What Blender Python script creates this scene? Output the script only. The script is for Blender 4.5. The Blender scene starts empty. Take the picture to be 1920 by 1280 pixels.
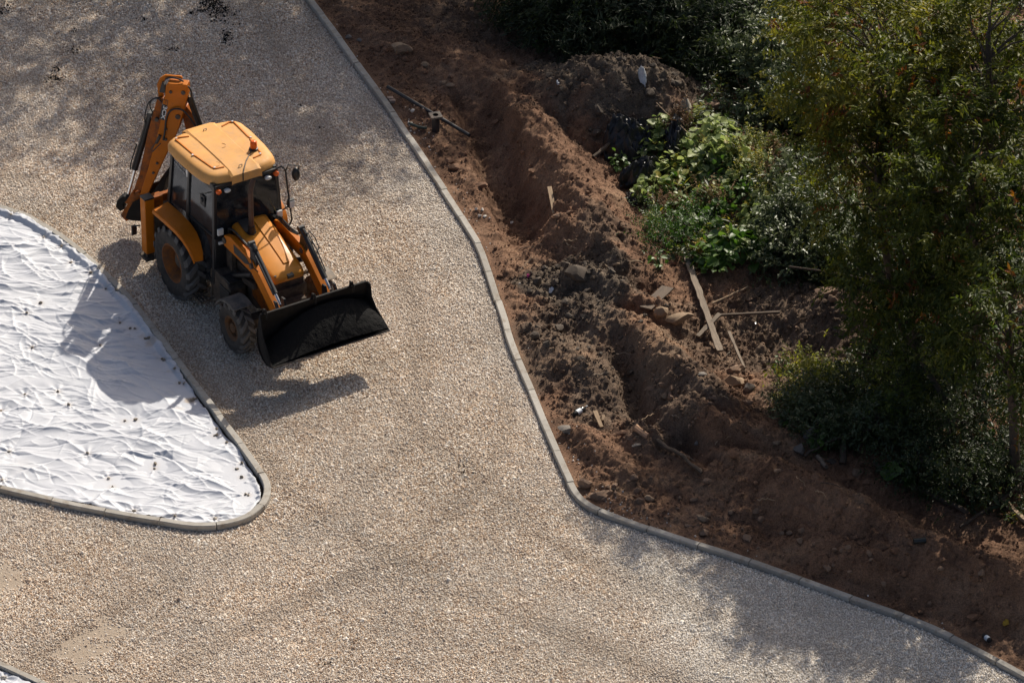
import bpy, math, random
import numpy as np
from mathutils import Vector, Matrix, Euler

S = bpy.context.scene
COL = S.collection
R = math.radians
# ------------------------------------------------------------------ camera, sky, sun, exposure
TH, FPX, DIST = R(33.11476), 11579.276, 111.91737
CT, ST = math.cos(TH), math.sin(TH)
CAMP = np.array([0., -DIST * CT, DIST * ST])
cam = bpy.data.objects.new('camera', bpy.data.cameras.new('camera'))
COL.objects.link(cam)
cam.location = CAMP
cam.rotation_euler = (math.pi / 2 - TH, 0, 0)
cam.data.sensor_fit = 'HORIZONTAL'
cam.data.sensor_width = 36
cam.data.lens = 36 * FPX / 1920
cam.data.clip_start = 1
cam.data.clip_end = 2000
S.camera = cam

SUNDIR = Vector((-1.46, -3.26, -2.8)).normalized()     # the way the light travels
SUN_EL = math.asin(-SUNDIR.z)
SUN_AZ = math.atan2(-SUNDIR.x, -SUNDIR.y)              # clockwise from +Y
w = bpy.data.worlds.new('World')
S.world = w
w.use_nodes = True
nt = w.node_tree
nt.nodes.clear()
sky = nt.nodes.new('ShaderNodeTexSky')
sky.sky_type = 'NISHITA'
sky.sun_disc = False
sky.sun_elevation = SUN_EL
sky.sun_rotation = SUN_AZ
sky.air_density = 0.75
sky.dust_density = 4.5
sky.ozone_density = 0.4
bg = nt.nodes.new('ShaderNodeBackground')
bg.inputs['Strength'].default_value = 0.095
wo = nt.nodes.new('ShaderNodeOutputWorld')
nt.links.new(sky.outputs[0], bg.inputs[0])
nt.links.new(bg.outputs[0], wo.inputs[0])
sun = bpy.data.objects.new('sun', bpy.data.lights.new('sun', 'SUN'))
COL.objects.link(sun)
sun.rotation_euler = SUNDIR.to_track_quat('-Z', 'Y').to_euler()
sun.location = (20, 50, 40)
sun.data.energy = 4.7
sun.data.angle = R(0.53)
sun.data.color = (1.0, 0.92, 0.80)
S.view_settings.view_transform = 'Standard'
S.view_settings.look = 'None'
S.view_settings.exposure = 0.12
S.view_settings.gamma = 1.0
S.view_settings.use_curve_mapping = False
S.render.engine = 'CYCLES'
S.cycles.max_bounces = 6
S.cycles.transparent_max_bounces = 12

# ------------------------------------------------------------------ helpers
rng = np.random.default_rng(7)
random.seed(7)

def G(u, v, z=0.0):
    """ground point (height z) under a pixel of the 1920x1280 photograph"""
    a = (u - 960) / FPX
    b = -(v - 640) / FPX
    d = np.array([a, CT + b * ST, -ST + b * CT])
    t = (z - CAMP[2]) / d[2]
    return CAMP + t * d

def GL(pts, z=0.0):
    return np.array([G(u, v, z) for u, v in pts])

def proj(P):
    P = np.atleast_2d(P)
    v = P - CAMP
    zf = v[:, 1] * CT - v[:, 2] * ST
    yu = v[:, 1] * ST + v[:, 2] * CT
    return np.stack([960 + FPX * v[:, 0] / zf, 640 - FPX * yu / zf], 1)

def _h(ix, iy, seed):
    n = (ix.astype(np.int64) * 374761393 + iy.astype(np.int64) * 668265263 + seed * 1274126177) & 0x7fffffff
    n = ((n ^ (n >> 13)) * 1274126177) & 0x7fffffff
    n = ((n ^ (n >> 16)) * 668265263) & 0x7fffffff
    return ((n ^ (n >> 15)) & 0xffffff) / float(0x1000000)

def perlin(x, y, seed=0):
    x0 = np.floor(x); y0 = np.floor(y)
    fx = x - x0; fy = y - y0
    x0 = x0.astype(np.int64); y0 = y0.astype(np.int64)
    def g(ix, iy, dx, dy):
        a = _h(ix, iy, seed) * 2 * np.pi
        return np.cos(a) * dx + np.sin(a) * dy
    u = fx * fx * fx * (fx * (fx * 6 - 15) + 10)
    v = fy * fy * fy * (fy * (fy * 6 - 15) + 10)
    a = g(x0, y0, fx, fy); b = g(x0 + 1, y0, fx - 1, fy)
    c = g(x0, y0 + 1, fx, fy - 1); d = g(x0 + 1, y0 + 1, fx - 1, fy - 1)
    return 1.45 * ((a * (1 - u) + b * u) * (1 - v) + (c * (1 - u) + d * u) * v)

def fbm(x, y, octs=4, seed=0, gain=0.5):
    s = 0; a = 1; f = 1
    for i in range(octs):
        s = s + a * perlin(x * f, y * f, seed + i * 17)
        a *= gain; f *= 2.03
    return s

def worley(x, y, seed=0):
    x0 = np.floor(x).astype(np.int64); y0 = np.floor(y).astype(np.int64)
    best = np.full(x.shape, 9.0); rid = np.zeros(x.shape)
    for i in (-1, 0, 1):
        for j in (-1, 0, 1):
            ix = x0 + i; iy = y0 + j
            px = ix + _h(ix, iy, seed); py = iy + _h(ix, iy, seed + 5)
            d = np.hypot(px - x, py - y)
            m = d < best
            best = np.where(m, d, best)
            rid = np.where(m, _h(ix, iy, seed + 9), rid)
    return best, rid

def sstep(a, b, x):
    t = np.clip((x - a) / (b - a), 0, 1)
    return t * t * (3 - 2 * t)

def seg_dist(x, y, P):
    """distance to a polyline, parameter along it (0..1), signed side (+ = left of travel)"""
    P = np.asarray(P, float)
    best = np.full(x.shape, 1e9); tt = np.zeros(x.shape); sg = np.ones(x.shape)
    L = np.r_[0, np.cumsum(np.hypot(np.diff(P[:, 0]), np.diff(P[:, 1])))]
    for i in range(len(P) - 1):
        ax, ay = P[i, 0], P[i, 1]
        dx, dy = P[i + 1, 0] - ax, P[i + 1, 1] - ay
        l2 = dx * dx + dy * dy
        t = np.clip(((x - ax) * dx + (y - ay) * dy) / l2, 0, 1)
        d = np.hypot(x - ax - t * dx, y - ay - t * dy)
        m = d < best - 1e-9
        best = np.where(m, d, best)
        tt = np.where(m, (L[i] + t * (L[i + 1] - L[i])) / L[-1], tt)
        sg = np.where(m, np.sign(dx * (y - ay) - dy * (x - ax)), sg)
    return best, tt, sg

def inside(x, y, P):
    r = np.zeros(x.shape, bool)
    n = len(P)
    for i in range(n):
        x1, y1 = P[i][0], P[i][1]; x2, y2 = P[(i + 1) % n][0], P[(i + 1) % n][1]
        if y1 == y2:
            continue
        c = ((y1 > y) != (y2 > y)) & (x < (x2 - x1) * (y - y1) / (y2 - y1) + x1)
        r ^= c
    return r

def smooth_line(P, step=0.12, it=2):
    P = np.asarray(P, float)
    for _ in range(it):
        Q = [P[0]]
        for a, b in zip(P[:-1], P[1:]):
            Q += [a * .75 + b * .25, a * .25 + b * .75]
        P = np.array(Q + [P[-1]])
    L = np.r_[0, np.cumsum(np.linalg.norm(np.diff(P, axis=0), axis=1))]
    n = max(2, int(L[-1] / step))
    t = np.linspace(0, L[-1], n)
    return np.stack([np.interp(t, L, P[:, k]) for k in range(P.shape[1])], 1)

# ---- meshes
def np_mesh(name, co, faces, nv):
    """faces: (n, nv) int array"""
    me = bpy.data.meshes.new(name)
    co = np.asarray(co, np.float32); faces = np.asarray(faces, np.int32)
    me.vertices.add(len(co)); me.vertices.foreach_set('co', co.ravel())
    me.loops.add(faces.size); me.loops.foreach_set('vertex_index', faces.ravel())
    me.polygons.add(len(faces))
    me.polygons.foreach_set('loop_start', np.arange(0, faces.size, nv, dtype=np.int32))
    me.update(calc_edges=True)
    return me

def attr_f(me, name, vals, dom='POINT'):
    a = me.attributes.new(name, 'FLOAT', dom)
    a.data.foreach_set('value', np.asarray(vals, np.float32))

def smooth(me, ang=None):
    me.shade_smooth()
    if ang:
        me.set_sharp_from_angle(angle=R(ang))

def link(name, me, mat=None, parent=None, label=None, cat=None, group=None, kind=None, loc=None, rot=None):
    o = bpy.data.objects.new(name, me)
    COL.objects.link(o)
    if mat is not None and me is not None and len(me.materials) == 0:
        me.materials.append(mat)
    if parent is not None:
        o.parent = parent
    if loc is not None:
        o.location = loc
    if rot is not None:
        o.rotation_euler = rot
    for k, v in (('label', label), ('category', cat), ('group', group), ('kind', kind)):
        if v:
            o[k] = v
    return o

def empty(name, loc, label=None, cat=None, group=None, rotz=0, kind=None):
    o = bpy.data.objects.new(name, None)
    COL.objects.link(o)
    o.empty_display_size = .2
    o.location = loc
    o.rotation_euler = (0, 0, rotz)
    for k, v in (('label', label), ('category', cat), ('group', group), ('kind', kind)):
        if v:
            o[k] = v
    return o

class MB:
    """collects simple solids into one mesh"""
    def __init__(self):
        self.v = []; self.f = []
    def add(self, vs, fs):
        o = len(self.v)
        self.v += [tuple(map(float, p)) for p in vs]
        self.f += [tuple(o + i for i in f) for f in fs]
        return self
    def box(self, c, s, rot=None):
        m = Euler(rot).to_matrix() if rot else Matrix.Identity(3)
        c = Vector(c)
        vs = [c + m @ Vector((sx * s[0] / 2, sy * s[1] / 2, sz * s[2] / 2)) for sx in (-1, 1) for sy in (-1, 1) for sz in (-1, 1)]
        return self.add(vs, [(0, 1, 3, 2), (4, 6, 7, 5), (0, 4, 5, 1), (2, 3, 7, 6), (0, 2, 6, 4), (1, 5, 7, 3)])
    def prism(self, poly, ax, a, b):
        """poly in the two remaining axes, extruded along axis ax from a to b"""
        n = len(poly)
        def mk(p, t):
            q = [p[0], p[1]]; q.insert(ax, t); return q
        vs = [mk(p, a) for p in poly] + [mk(p, b) for p in poly]
        fs = [tuple(range(n))[::-1], tuple(range(n, 2 * n))] + [(i, (i + 1) % n, n + (i + 1) % n, n + i) for i in range(n)]
        return self.add(vs, fs)
    def bar(self, a, b, wd, ht, up=(0, 0, 1)):
        a = Vector(a); b = Vector(b); d = (b - a).normalized(); u = Vector(up)
        s = d.cross(u)
        if s.length < 1e-4:
            s = d.cross(Vector((1, 0, 0)))
        s.normalize(); u = s.cross(d)
        vs = [p + s * (i * wd / 2) + u * (j * ht / 2) for p in (a, b) for i, j in ((-1, -1), (1, -1), (1, 1), (-1, 1))]
        return self.add(vs, [(3, 2, 1, 0), (4, 5, 6, 7), (0, 1, 5, 4), (1, 2, 6, 5), (2, 3, 7, 6), (3, 0, 4, 7)])
    def tube(self, pts, r, n=8, cap=True):
        pts = [Vector(p) for p in pts]
        rs = r if hasattr(r, '__len__') else [r] * len(pts)
        vs = []; u = None
        for i, p in enumerate(pts):
            d = (pts[min(i + 1, len(pts) - 1)] - pts[max(i - 1, 0)]).normalized()
            if u is None:
                u = d.orthogonal().normalized()
            else:
                u = (u - d * u.dot(d))
                u = u.normalized() if u.length > 1e-5 else d.orthogonal().normalized()
            w_ = d.cross(u)
            vs += [p + (u * math.cos(2 * math.pi * k / n) + w_ * math.sin(2 * math.pi * k / n)) * rs[i] for k in range(n)]
        fs = []
        for i in range(len(pts) - 1):
            for k in range(n):
                fs.append((i * n + k, i * n + (k + 1) % n, (i + 1) * n + (k + 1) % n, (i + 1) * n + k))
        if cap:
            fs += [tuple(range(n))[::-1], tuple((len(pts) - 1) * n + k for k in range(n))]
        return self.add(vs, fs)
    def lathe_y(self, c, prof, n=32, close=False):
        """profile of (y, radius) turned about the Y axis through c"""
        vs = []
        for y, r in prof:
            vs += [(c[0] + r * math.sin(2 * math.pi * k / n), c[1] + y, c[2] + r * math.cos(2 * math.pi * k / n)) for k in range(n)]
        fs = [(i * n + k, i * n + (k + 1) % n, (i + 1) * n + (k + 1) % n, (i + 1) * n + k) for i in range(len(prof) - 1) for k in range(n)]
        return self.add(vs, fs)
    def sheet(self, A, B, th=0.0):
        """ruled strip between two point rows; th = thickness along its normal"""
        A = [Vector(p) for p in A]; B = [Vector(p) for p in B]; n = len(A)
        if th == 0:
            return self.add(A + B, [(i, i + 1, n + i + 1, n + i) for i in range(n - 1)])
        nr = [((A[min(i + 1, n - 1)] - A[max(i - 1, 0)]).cross(B[i] - A[i])).normalized() * th for i in range(n)]
        A2 = [a - k for a, k in zip(A, nr)]; B2 = [b - k for b, k in zip(B, nr)]
        vs = A + B + A2 + B2
        fs = []
        for i in range(n - 1):
            fs += [(i, i + 1, n + i + 1, n + i), (2 * n + i, 3 * n + i, 3 * n + i + 1, 2 * n + i + 1),
                   (i, 2 * n + i, 2 * n + i + 1, i + 1), (n + i, n + i + 1, 3 * n + i + 1, 3 * n + i)]
        fs += [(0, n, 3 * n, 2 * n), (n - 1, 3 * n - 1, 4 * n - 1, 2 * n - 1)]
        return self.add(vs, fs)
    def loft(self, rings, cap=True):
        n = len(rings[0]); vs = [p for r in rings for p in r]
        fs = [(i * n + k, i * n + (k + 1) % n, (i + 1) * n + (k + 1) % n, (i + 1) * n + k) for i in range(len(rings) - 1) for k in range(n)]
        if cap:
            fs += [tuple(range(n))[::-1], tuple((len(rings) - 1) * n + k for k in range(n))]
        return self.add(vs, fs)
    def mesh(self, name, ang=35, fix=True):
        me = bpy.data.meshes.new(name)
        me.from_pydata(self.v, [], self.f)
        if fix:
            import bmesh
            bm = bmesh.new(); bm.from_mesh(me)
            bmesh.ops.recalc_face_normals(bm, faces=bm.faces)
            bm.to_mesh(me); bm.free()
        smooth(me, ang)
        return me
    def build(self, name, mat, parent=None, bevel=0, label=None, ang=35, seg=2, **kw):
        o = link(name, self.mesh(name, ang), mat, parent, label, **kw)
        if bevel:
            m = o.modifiers.new('bevel', 'BEVEL')
            m.width = bevel; m.segments = seg; m.limit_method = 'ANGLE'; m.angle_limit = R(40)
            m.harden_normals = True
        return o

# ---- materials
def mat(name):
    m = bpy.data.materials.new(name)
    m.use_nodes = True
    t = m.node_tree
    b = t.nodes['Principled BSDF']
    return m, t, b

def nd(t, typ, **kw):
    n = t.nodes.new(typ)
    for k, v in kw.items():
        if k.startswith('i_'):
            key = k[2:]
            key = int(key) if key.isdigit() else key
            n.inputs[key].default_value = v
        else:
            setattr(n, k, v)
    return n

def ramp(t, src, stops, interp='LINEAR'):
    r = t.nodes.new('ShaderNodeValToRGB')
    r.color_ramp.interpolation = interp
    el = r.color_ramp.elements
    while len(el) < len(stops):
        el.new(.5)
    for e, (p, c) in zip(el, stops):
        e.position = p
        e.color = (*c, 1) if len(c) == 3 else c
    t.links.new(src, r.inputs[0])
    return r.outputs[0]

def mixc(t, fac, a, b, mode='MIX'):
    n = t.nodes.new('ShaderNodeMix')
    n.data_type = 'RGBA'; n.blend_type = mode
    for i, v in ((0, fac), (6, a), (7, b)):
        if hasattr(v, 'is_output') or isinstance(v, bpy.types.NodeSocket):
            t.links.new(v, n.inputs[i])
        else:
            n.inputs[i].default_value = v if i == 0 else (*v, 1)
    return n.outputs[2]

def noise(t, scale, detail=4, rough=.55, vec=None, dist=0):
    n = nd(t, 'ShaderNodeTexNoise', i_Scale=scale, i_Detail=detail, i_Roughness=rough, i_Distortion=dist)
    if vec is not None:
        t.links.new(vec, n.inputs['Vector'])
    return n.outputs['Fac']

def coords(t, kind='Object'):
    return t.nodes.new('ShaderNodeTexCoord').outputs[kind]

def wpos(t):
    return t.nodes.new('ShaderNodeNewGeometry').outputs['Position']

def bump(t, b, h, strength=.3, dist=.02):
    n = nd(t, 'ShaderNodeBump', i_Strength=strength, i_Distance=dist)
    t.links.new(h, n.inputs['Height'])
    t.links.new(n.outputs[0], b.inputs['Normal'])

def simple(name, col, rough=.6, metal=0, var=.15, scale=8, bmp=0, bscale=60, dirt=None, dirt_amt=(.5, .7), spec=.5, dscale=5):
    m, t, b = mat(name)
    v = coords(t)
    f = noise(t, scale, 5, .6, v)
    c = ramp(t, f, [(.3, tuple(x * (1 - var) for x in col)), (.7, tuple(min(1, x * (1 + var)) for x in col))])
    if dirt:
        g = noise(t, dscale, 6, .7, v, .3)
        k = ramp(t, g, [(dirt_amt[0], (0, 0, 0)), (dirt_amt[1], (1, 1, 1))])
        c = mixc(t, k, c, dirt)
    t.links.new(c, b.inputs['Base Color'])
    b.inputs['Roughness'].default_value = rough
    b.inputs['Metallic'].default_value = metal
    b.inputs['Specular IOR Level'].default_value = spec
    if bmp:
        bump(t, b, noise(t, bscale, 4, .6, v), bmp, .01)
    return m

# ------------------------------------------------------------------ ground, kerbs
KERB_R = [(572, -14), (582, 0), (618.6, 47), (646.7, 86.7), (686.6, 142), (721.7, 187.5), (752, 234), (785, 282), (817, 331.6), (850, 381.8), (882.5, 433.6), (900, 462), (912, 497.6), (922, 528), (934, 565), (946, 598), (954, 630), (976, 684), (1000.8, 742), (1024.8, 800), (1049.5, 857.5), (1072, 909), (1082, 926), (1097, 940), (1118, 951.5), (1142, 961), (1168, 971), (1201, 983), (1287, 1011), (1415, 1052), (1603.5, 1121), (1699, 1154), (1766, 1181), (1853, 1227), (1920, 1263), (2100, 1362), (2300, 1470)]
KERB_I = [(-260, 360), (-120, 365), (-40, 374), (23, 393), (51, 403), (101.5, 432), (152, 469), (203, 517), (239, 553), (269, 591), (294.5, 622), (325, 662), (355, 705), (386, 745), (421, 791), (457, 839), (487, 880), (499, 901), (502, 918), (495, 939), (477, 958), (452, 972), (406, 982), (355, 982), (305, 973), (239, 963), (137, 944), (38, 921), (0, 912), (-150, 870), (-300, 830)]
KERB_L = [(-300, 1120), (-150, 1178), (0, 1242), (84, 1281), (130, 1304), (150, 1330), (120, 1350), (40, 1362), (-300, 1365)]
KR = smooth_line(GL([(-400 + 0 * 1, -1400), (250, -450)] + KERB_R, .1)[:, :2], .1, 2)
KI = smooth_line(GL(KERB_I, .12)[:, :2], .1, 2)
KL = smooth_line(GL(KERB_L, .12)[:, :2], .1, 2)

def kerb_d(x, y):
    """signed distance to the long kerb, + on the earth side"""
    d, t, s = seg_dist(x, y, KR[::3])
    return d * s
# which side is the earth?
_sd = kerb_d(np.array([5.0]), np.array([0.0]))[0]
KSIGN = 1 if _sd > 0 else -1

def make_conc():
    m, t, b = mat('kerb_concrete')
    v = wpos(t)
    c = ramp(t, noise(t, 3, 6, .65, v), [(.3, (.30, .28, .245)), (.7, (.44, .415, .37))])
    c = mixc(t, ramp(t, noise(t, 150, 2, .5, v), [(.35, (1, 1, 1)), (.5, (0, 0, 0))]), c, (.25, .23, .20))
    rnd = nd(t, 'ShaderNodeObjectInfo').outputs['Random']
    c = mixc(t, .45, c, ramp(t, rnd, [(0, (.28, .265, .235)), (1, (.50, .475, .43))]))
    c = mixc(t, ramp(t, noise(t, 5, 6, .75, v, .5), [(.50, (0, 0, 0)), (.68, (.75, .75, .75))]), c, (.22, .175, .13))
    t.links.new(c, b.inputs['Base Color'])
    b.inputs['Roughness'].default_value = .9
    bump(t, b, noise(t, 220, 3, .6, v), .25, .004)
    return m
M_CONC = make_conc()

def make_kerb(name, line, label, s0=0.0, wid=.125, top=.12, tight=None):
    root = empty(name, (0, 0, 0), label, None, None, 0, 'structure')
    P = np.asarray(line)
    L = np.r_[0, np.cumsum(np.hypot(np.diff(P[:, 0]), np.diff(P[:, 1])))]
    T = np.gradient(P, axis=0); T /= np.linalg.norm(T, axis=1)[:, None]
    N = np.stack([-T[:, 1], T[:, 0]], 1)
    s = s0
    r = random.Random(3)
    prof = [(-wid / 2, -.12), (-wid / 2, top - .012), (-wid / 2 + .012, top), (wid / 2 - .012, top), (wid / 2, top - .012), (wid / 2, -.12)]
    while s < L[-1] - .2:
        e = min(s + 1.0, L[-1])
        k = max(2, 9)
        dz = r.uniform(-.007, .007); dn = r.uniform(-.006, .006); tw = r.uniform(-.008, .008)
        rings = []
        for q in np.linspace(s + .008, e - .008, k):
            p = [np.interp(q, L, P[:, i]) for i in (0, 1)]
            n = np.array([np.interp(q, L, N[:, i]) for i in (0, 1)]); n /= np.linalg.norm(n)
            f = (q - s) / (e - s) - .5
            rings.append([(p[0] + n[0] * (o + dn + tw * f), p[1] + n[1] * (o + dn + tw * f), z + dz) for o, z in prof])
        MB().loft(rings).build('kerb_stone', M_CONC, root, ang=30)
        s = e
    return root
make_kerb('kerb', KR[np.hypot(KR[:, 0] - 1, KR[:, 1]) < 24], 'long grey concrete kerb between the gravel and the dug earth', .35, top=.10)
make_kerb('kerb', KI, 'grey concrete kerb curving round the white fabric island', .1)
make_kerb('kerb', KL, 'short run of grey kerb at the lower left corner', .3)

# ---- one ground sheet to the horizon
m_far, t, b = mat('far_ground')
c = ramp(t, noise(t, .08, 5, .6, wpos(t)), [(.35, (.07, .06, .035)), (.65, (.05, .07, .03))])
t.links.new(c, b.inputs['Base Color']); b.inputs['Roughness'].default_value = 1
link('ground', MB().add([(-700, -700, -.85), (700, -700, -.85), (700, 700, -.85), (-700, 700, -.85)], [(0, 1, 2, 3)]).mesh('ground', None, False), m_far, kind='structure',
     label='flat ground reaching out beyond the site')

# ---- gravel: fine base sheet + loose stones
BARE = [((152, 1222), .42, .30, -.5), ((203, 1184), .40, .20, -.45), ((-5, 1085), .55, .30, .4), ((145, 1278), .30, .16, 0), ((505, 1010), .5, .25, .2), ((255, 500), .5, .2, .3), ((260, 405), .5, .25, 0)]
BARE = [(G(*c)[0], G(*c)[1], a_, b_, r_) for c, a_, b_, r_ in BARE]
def bare_mask(x, y):
    m = np.zeros(x.shape)
    for i, (cx, cy, a_, b_, r_) in enumerate(BARE):
        dx = (x - cx) * math.cos(r_) + (y - cy) * math.sin(r_); dy = -(x - cx) * math.sin(r_) + (y - cy) * math.cos(r_)
        d = np.maximum(np.abs(dx) / a_, np.abs(dy) / (b_ * 1.7)) + .35 * fbm(x * 3, y * 3, 3, 3) + .12 * perlin(x * 14, y * 14, 5)
        m = np.maximum(m, (1 if i < 4 else .45) * sstep(1.05, .55, d))
    return m
TRK = [[(840, 790), (868, 860), (905, 905), (950, 950), (1010, 985)], [(-60, 1330), (240, 1120), (560, 1000), (760, 860), (800, 640), (720, 420), (560, 170), (440, -60)], [(150, 1380), (420, 1190), (720, 1060), (930, 900), (960, 700), (880, 480), (700, 220), (560, -20)], [(-60, 330), (120, 340), (240, 430), (330, 620), (430, 800), (600, 980), (900, 1120), (1300, 1290)], [(-60, 130), (200, 180), (420, 330), (640, 560), (760, 800), (1000, 1010), (1400, 1180), (1800, 1300)]]
TRK = [smooth_line(GL(t_)[:, :2], .5, 2) for t_ in TRK]
def tracks(x, y):
    m = np.zeros(x.shape)
    for i, t_ in enumerate(TRK):
        d, tt, s_ = seg_dist(x, y, t_)
        w_ = .22 + .05 * perlin(x * .7, y * .7, 12 + i)
        k = np.exp(-(np.abs(d) / w_) ** 4) * (.35 + .9 * np.clip(.5 + perlin(x * .35, y * .35, 15 + i), 0, 1))
        m = np.maximum(m, k)
    return m

def gravel_cols(t, v, rnd, kind='GEOMETRY'):
    """stone colour: tan, white, grey and brown stones; whiter where fresh limestone was tipped along the far kerb bend"""
    warm = ramp(t, rnd, [(0, (.25, .17, .12)), (.09, (.46, .345, .245)), (.26, (.64, .54, .43)), (.48, (.76, .695, .605)), (.72, (.53, .49, .44)), (.83, (.64, .48, .335)), (.90, (.87, .83, .77))], 'CONSTANT')
    pale = ramp(t, rnd, [(0, (.46, .42, .37)), (.15, (.64, .61, .56)), (.4, (.74, .71, .66)), (.7, (.84, .81, .76)), (.88, (.60, .53, .44))], 'CONSTANT')
    sx = nd(t, 'ShaderNodeSeparateXYZ'); t.links.new(v, sx.inputs[0])
    # along the foot of the long kerb, lower right
    a = nd(t, 'ShaderNodeMath', operation='MULTIPLY_ADD'); t.links.new(sx.outputs[1], a.inputs[0]); a.inputs[1].default_value = .24; a.inputs[2].default_value = .24
    b_ = nd(t, 'ShaderNodeMath', operation='MULTIPLY_ADD'); t.links.new(sx.outputs[0], b_.inputs[0]); b_.inputs[1].default_value = .80; t.links.new(a.outputs[0], b_.inputs[2])
    n = noise(t, .7, 4, .6, v)
    q = nd(t, 'ShaderNodeMath', operation='MULTIPLY_ADD'); t.links.new(n, q.inputs[0]); q.inputs[1].default_value = 1.6; t.links.new(b_.outputs[0], q.inputs[2])
    k = nd(t, 'ShaderNodeMapRange', interpolation_type='SMOOTHSTEP'); t.links.new(q.outputs[0], k.inputs[0]); k.inputs[1].default_value = .35; k.inputs[2].default_value = 1.25
    tk = nd(t, 'ShaderNodeAttribute', attribute_name='track', attribute_type=kind).outputs['Fac']
    # greyer, dustier ground in broad drifts
    d = ramp(t, noise(t, .45, 4, .55, v), [(.42, (0, 0, 0)), (.62, (1, 1, 1))])
    c = mixc(t, k.outputs[0], warm, pale)
    grey = mixc(t, .40, c, (.54, .51, .47))
    c = mixc(t, d, c, grey)
    # rusty clay dragged in by the wheels
    r = ramp(t, noise(t, .9, 5, .65, v, .6), [(.60, (0, 0, 0)), (.72, (.5, .5, .5))])
    c = mixc(t, r, c, (.46, .33, .22))
    c = mixc(t, .12, c, (.56, .495, .41))
    tf = nd(t, 'ShaderNodeMath', operation='MULTIPLY'); t.links.new(tk, tf.inputs[0]); tf.inputs[1].default_value = .34
    c = mixc(t, tf.outputs[0], c, (.38, .315, .25))
    return mixc(t, 1.0, c, ramp(t, noise(t, .28, 4, .6, v, .4), [(.30, (.98, .96, .935)), (.5, (1.15, 1.13, 1.105)), (.72, (1.27, 1.245, 1.215))]), 'MULTIPLY')

M_PEB, t, b = mat('gravel_stone')
inf = nd(t, 'ShaderNodeObjectInfo')
c = gravel_cols(t, wpos(t), inf.outputs['Random'], 'INSTANCER')
t.links.new(c, b.inputs['Base Color']); b.inputs['Roughness'].default_value = .8
M_GRAV, t, b = mat('gravel_bed')
v = wpos(t)
vor = nd(t, 'ShaderNodeTexVoronoi', i_Scale=42.0); t.links.new(v, vor.inputs['Vector'])
sepc = nd(t, 'ShaderNodeSeparateColor'); t.links.new(vor.outputs['Color'], sepc.inputs[0])
c = gravel_cols(t, v, sepc.outputs[0])
at = nd(t, 'ShaderNodeAttribute', attribute_name='bare')
c = mixc(t, at.outputs['Fac'], mixc(t, 1.0, mixc(t, .35, c, (.24, .19, .145)), (.80, .785, .77), 'MULTIPLY'), (.335, .27, .205))  # bed darkened to stand in for the shade loose stones cast among themselves
t.links.new(c, b.inputs['Base Color']); b.inputs['Roughness'].default_value = .95
inv_ = nd(t, 'ShaderNodeMath', operation='MULTIPLY'); t.links.new(vor.outputs['Distance'], inv_.inputs[0]); inv_.inputs[1].default_value = -1
bump(t, b, inv_.outputs[0], .5, .02)

gx0, gx1, gy0, gy1 = -40, 18, -36, 40
xs = np.r_[np.arange(gx0, -12, 1.), np.arange(-12, 11, .12), np.arange(11, gx1 + .1, 1.)]
ys = np.r_[np.arange(gy0, -14, 1.), np.arange(-14, 14, .12), np.arange(14, gy1 + .1, 1.)]
X, Y = np.meshgrid(xs, ys)
Z = .018 * fbm(X * .5, Y * .5, 3, 40) + .006 * perlin(X * 2.5, Y * 2.5, 41)
Z = np.where(inside(X, Y, KI) | inside(X, Y, KL), -.06, Z)
kd = kerb_d(X, Y) * KSIGN
nx = len(xs)
idx = np.arange(X.size).reshape(X.shape)
q = np.stack([idx[:-1, :-1], idx[:-1, 1:], idx[1:, 1:], idx[1:, :-1]], -1).reshape(-1, 4)
keep = (kd.ravel()[q] < .10).all(1)
me = np_mesh('gravel_bed', np.stack([X, Y, Z], -1).reshape(-1, 3), q[keep], 4)
attr_f(me, 'bare', bare_mask(X.ravel(), Y.ravel()))
attr_f(me, 'track', tracks(X.ravel(), Y.ravel()))
smooth(me)
link('gravel_bed', me, M_GRAV, kind='structure', label='compacted gravel roadway under the loader')

def gz(x, y):
    return .018 * fbm(x * .5, y * .5, 3, 40) + .006 * perlin(x * 2.5, y * 2.5, 41)

def rock_mesh(name, seed, sub=1, rough=.28, flat=.7):
    import bmesh
    bm = bmesh.new()
    bmesh.ops.create_icosphere(bm, subdivisions=sub, radius=.5)
    r = random.Random(seed)
    cuts = [(Vector((r.uniform(-1, 1), r.uniform(-1, 1), r.uniform(-1, 1))).normalized(), r.uniform(.25, .40)) for _ in range(8 + 5 * (sub > 1))]
    sc = Vector((r.uniform(.85, 1.25), r.uniform(.75, 1), flat * r.uniform(.8, 1.15)))
    ph = r.uniform(0, 50)
    for v_ in bm.verts:
        p = v_.co.copy()
        for n_, d_ in cuts:
            k = p.dot(n_) - d_
            if k > 0:
                p -= n_ * k * (.85 if sub < 2 else .97)
        p *= 1 + rough * .35 * math.sin(p.x * 9 + ph) * math.cos(p.y * 8 + ph * 2) + r.uniform(-.04, .04) * rough
        v_.co = Vector((p.x * sc.x, p.y * sc.y, p.z * sc.z))
    me = bpy.data.meshes.new(name)
    bm.to_mesh(me); bm.free()
    return me

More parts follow.
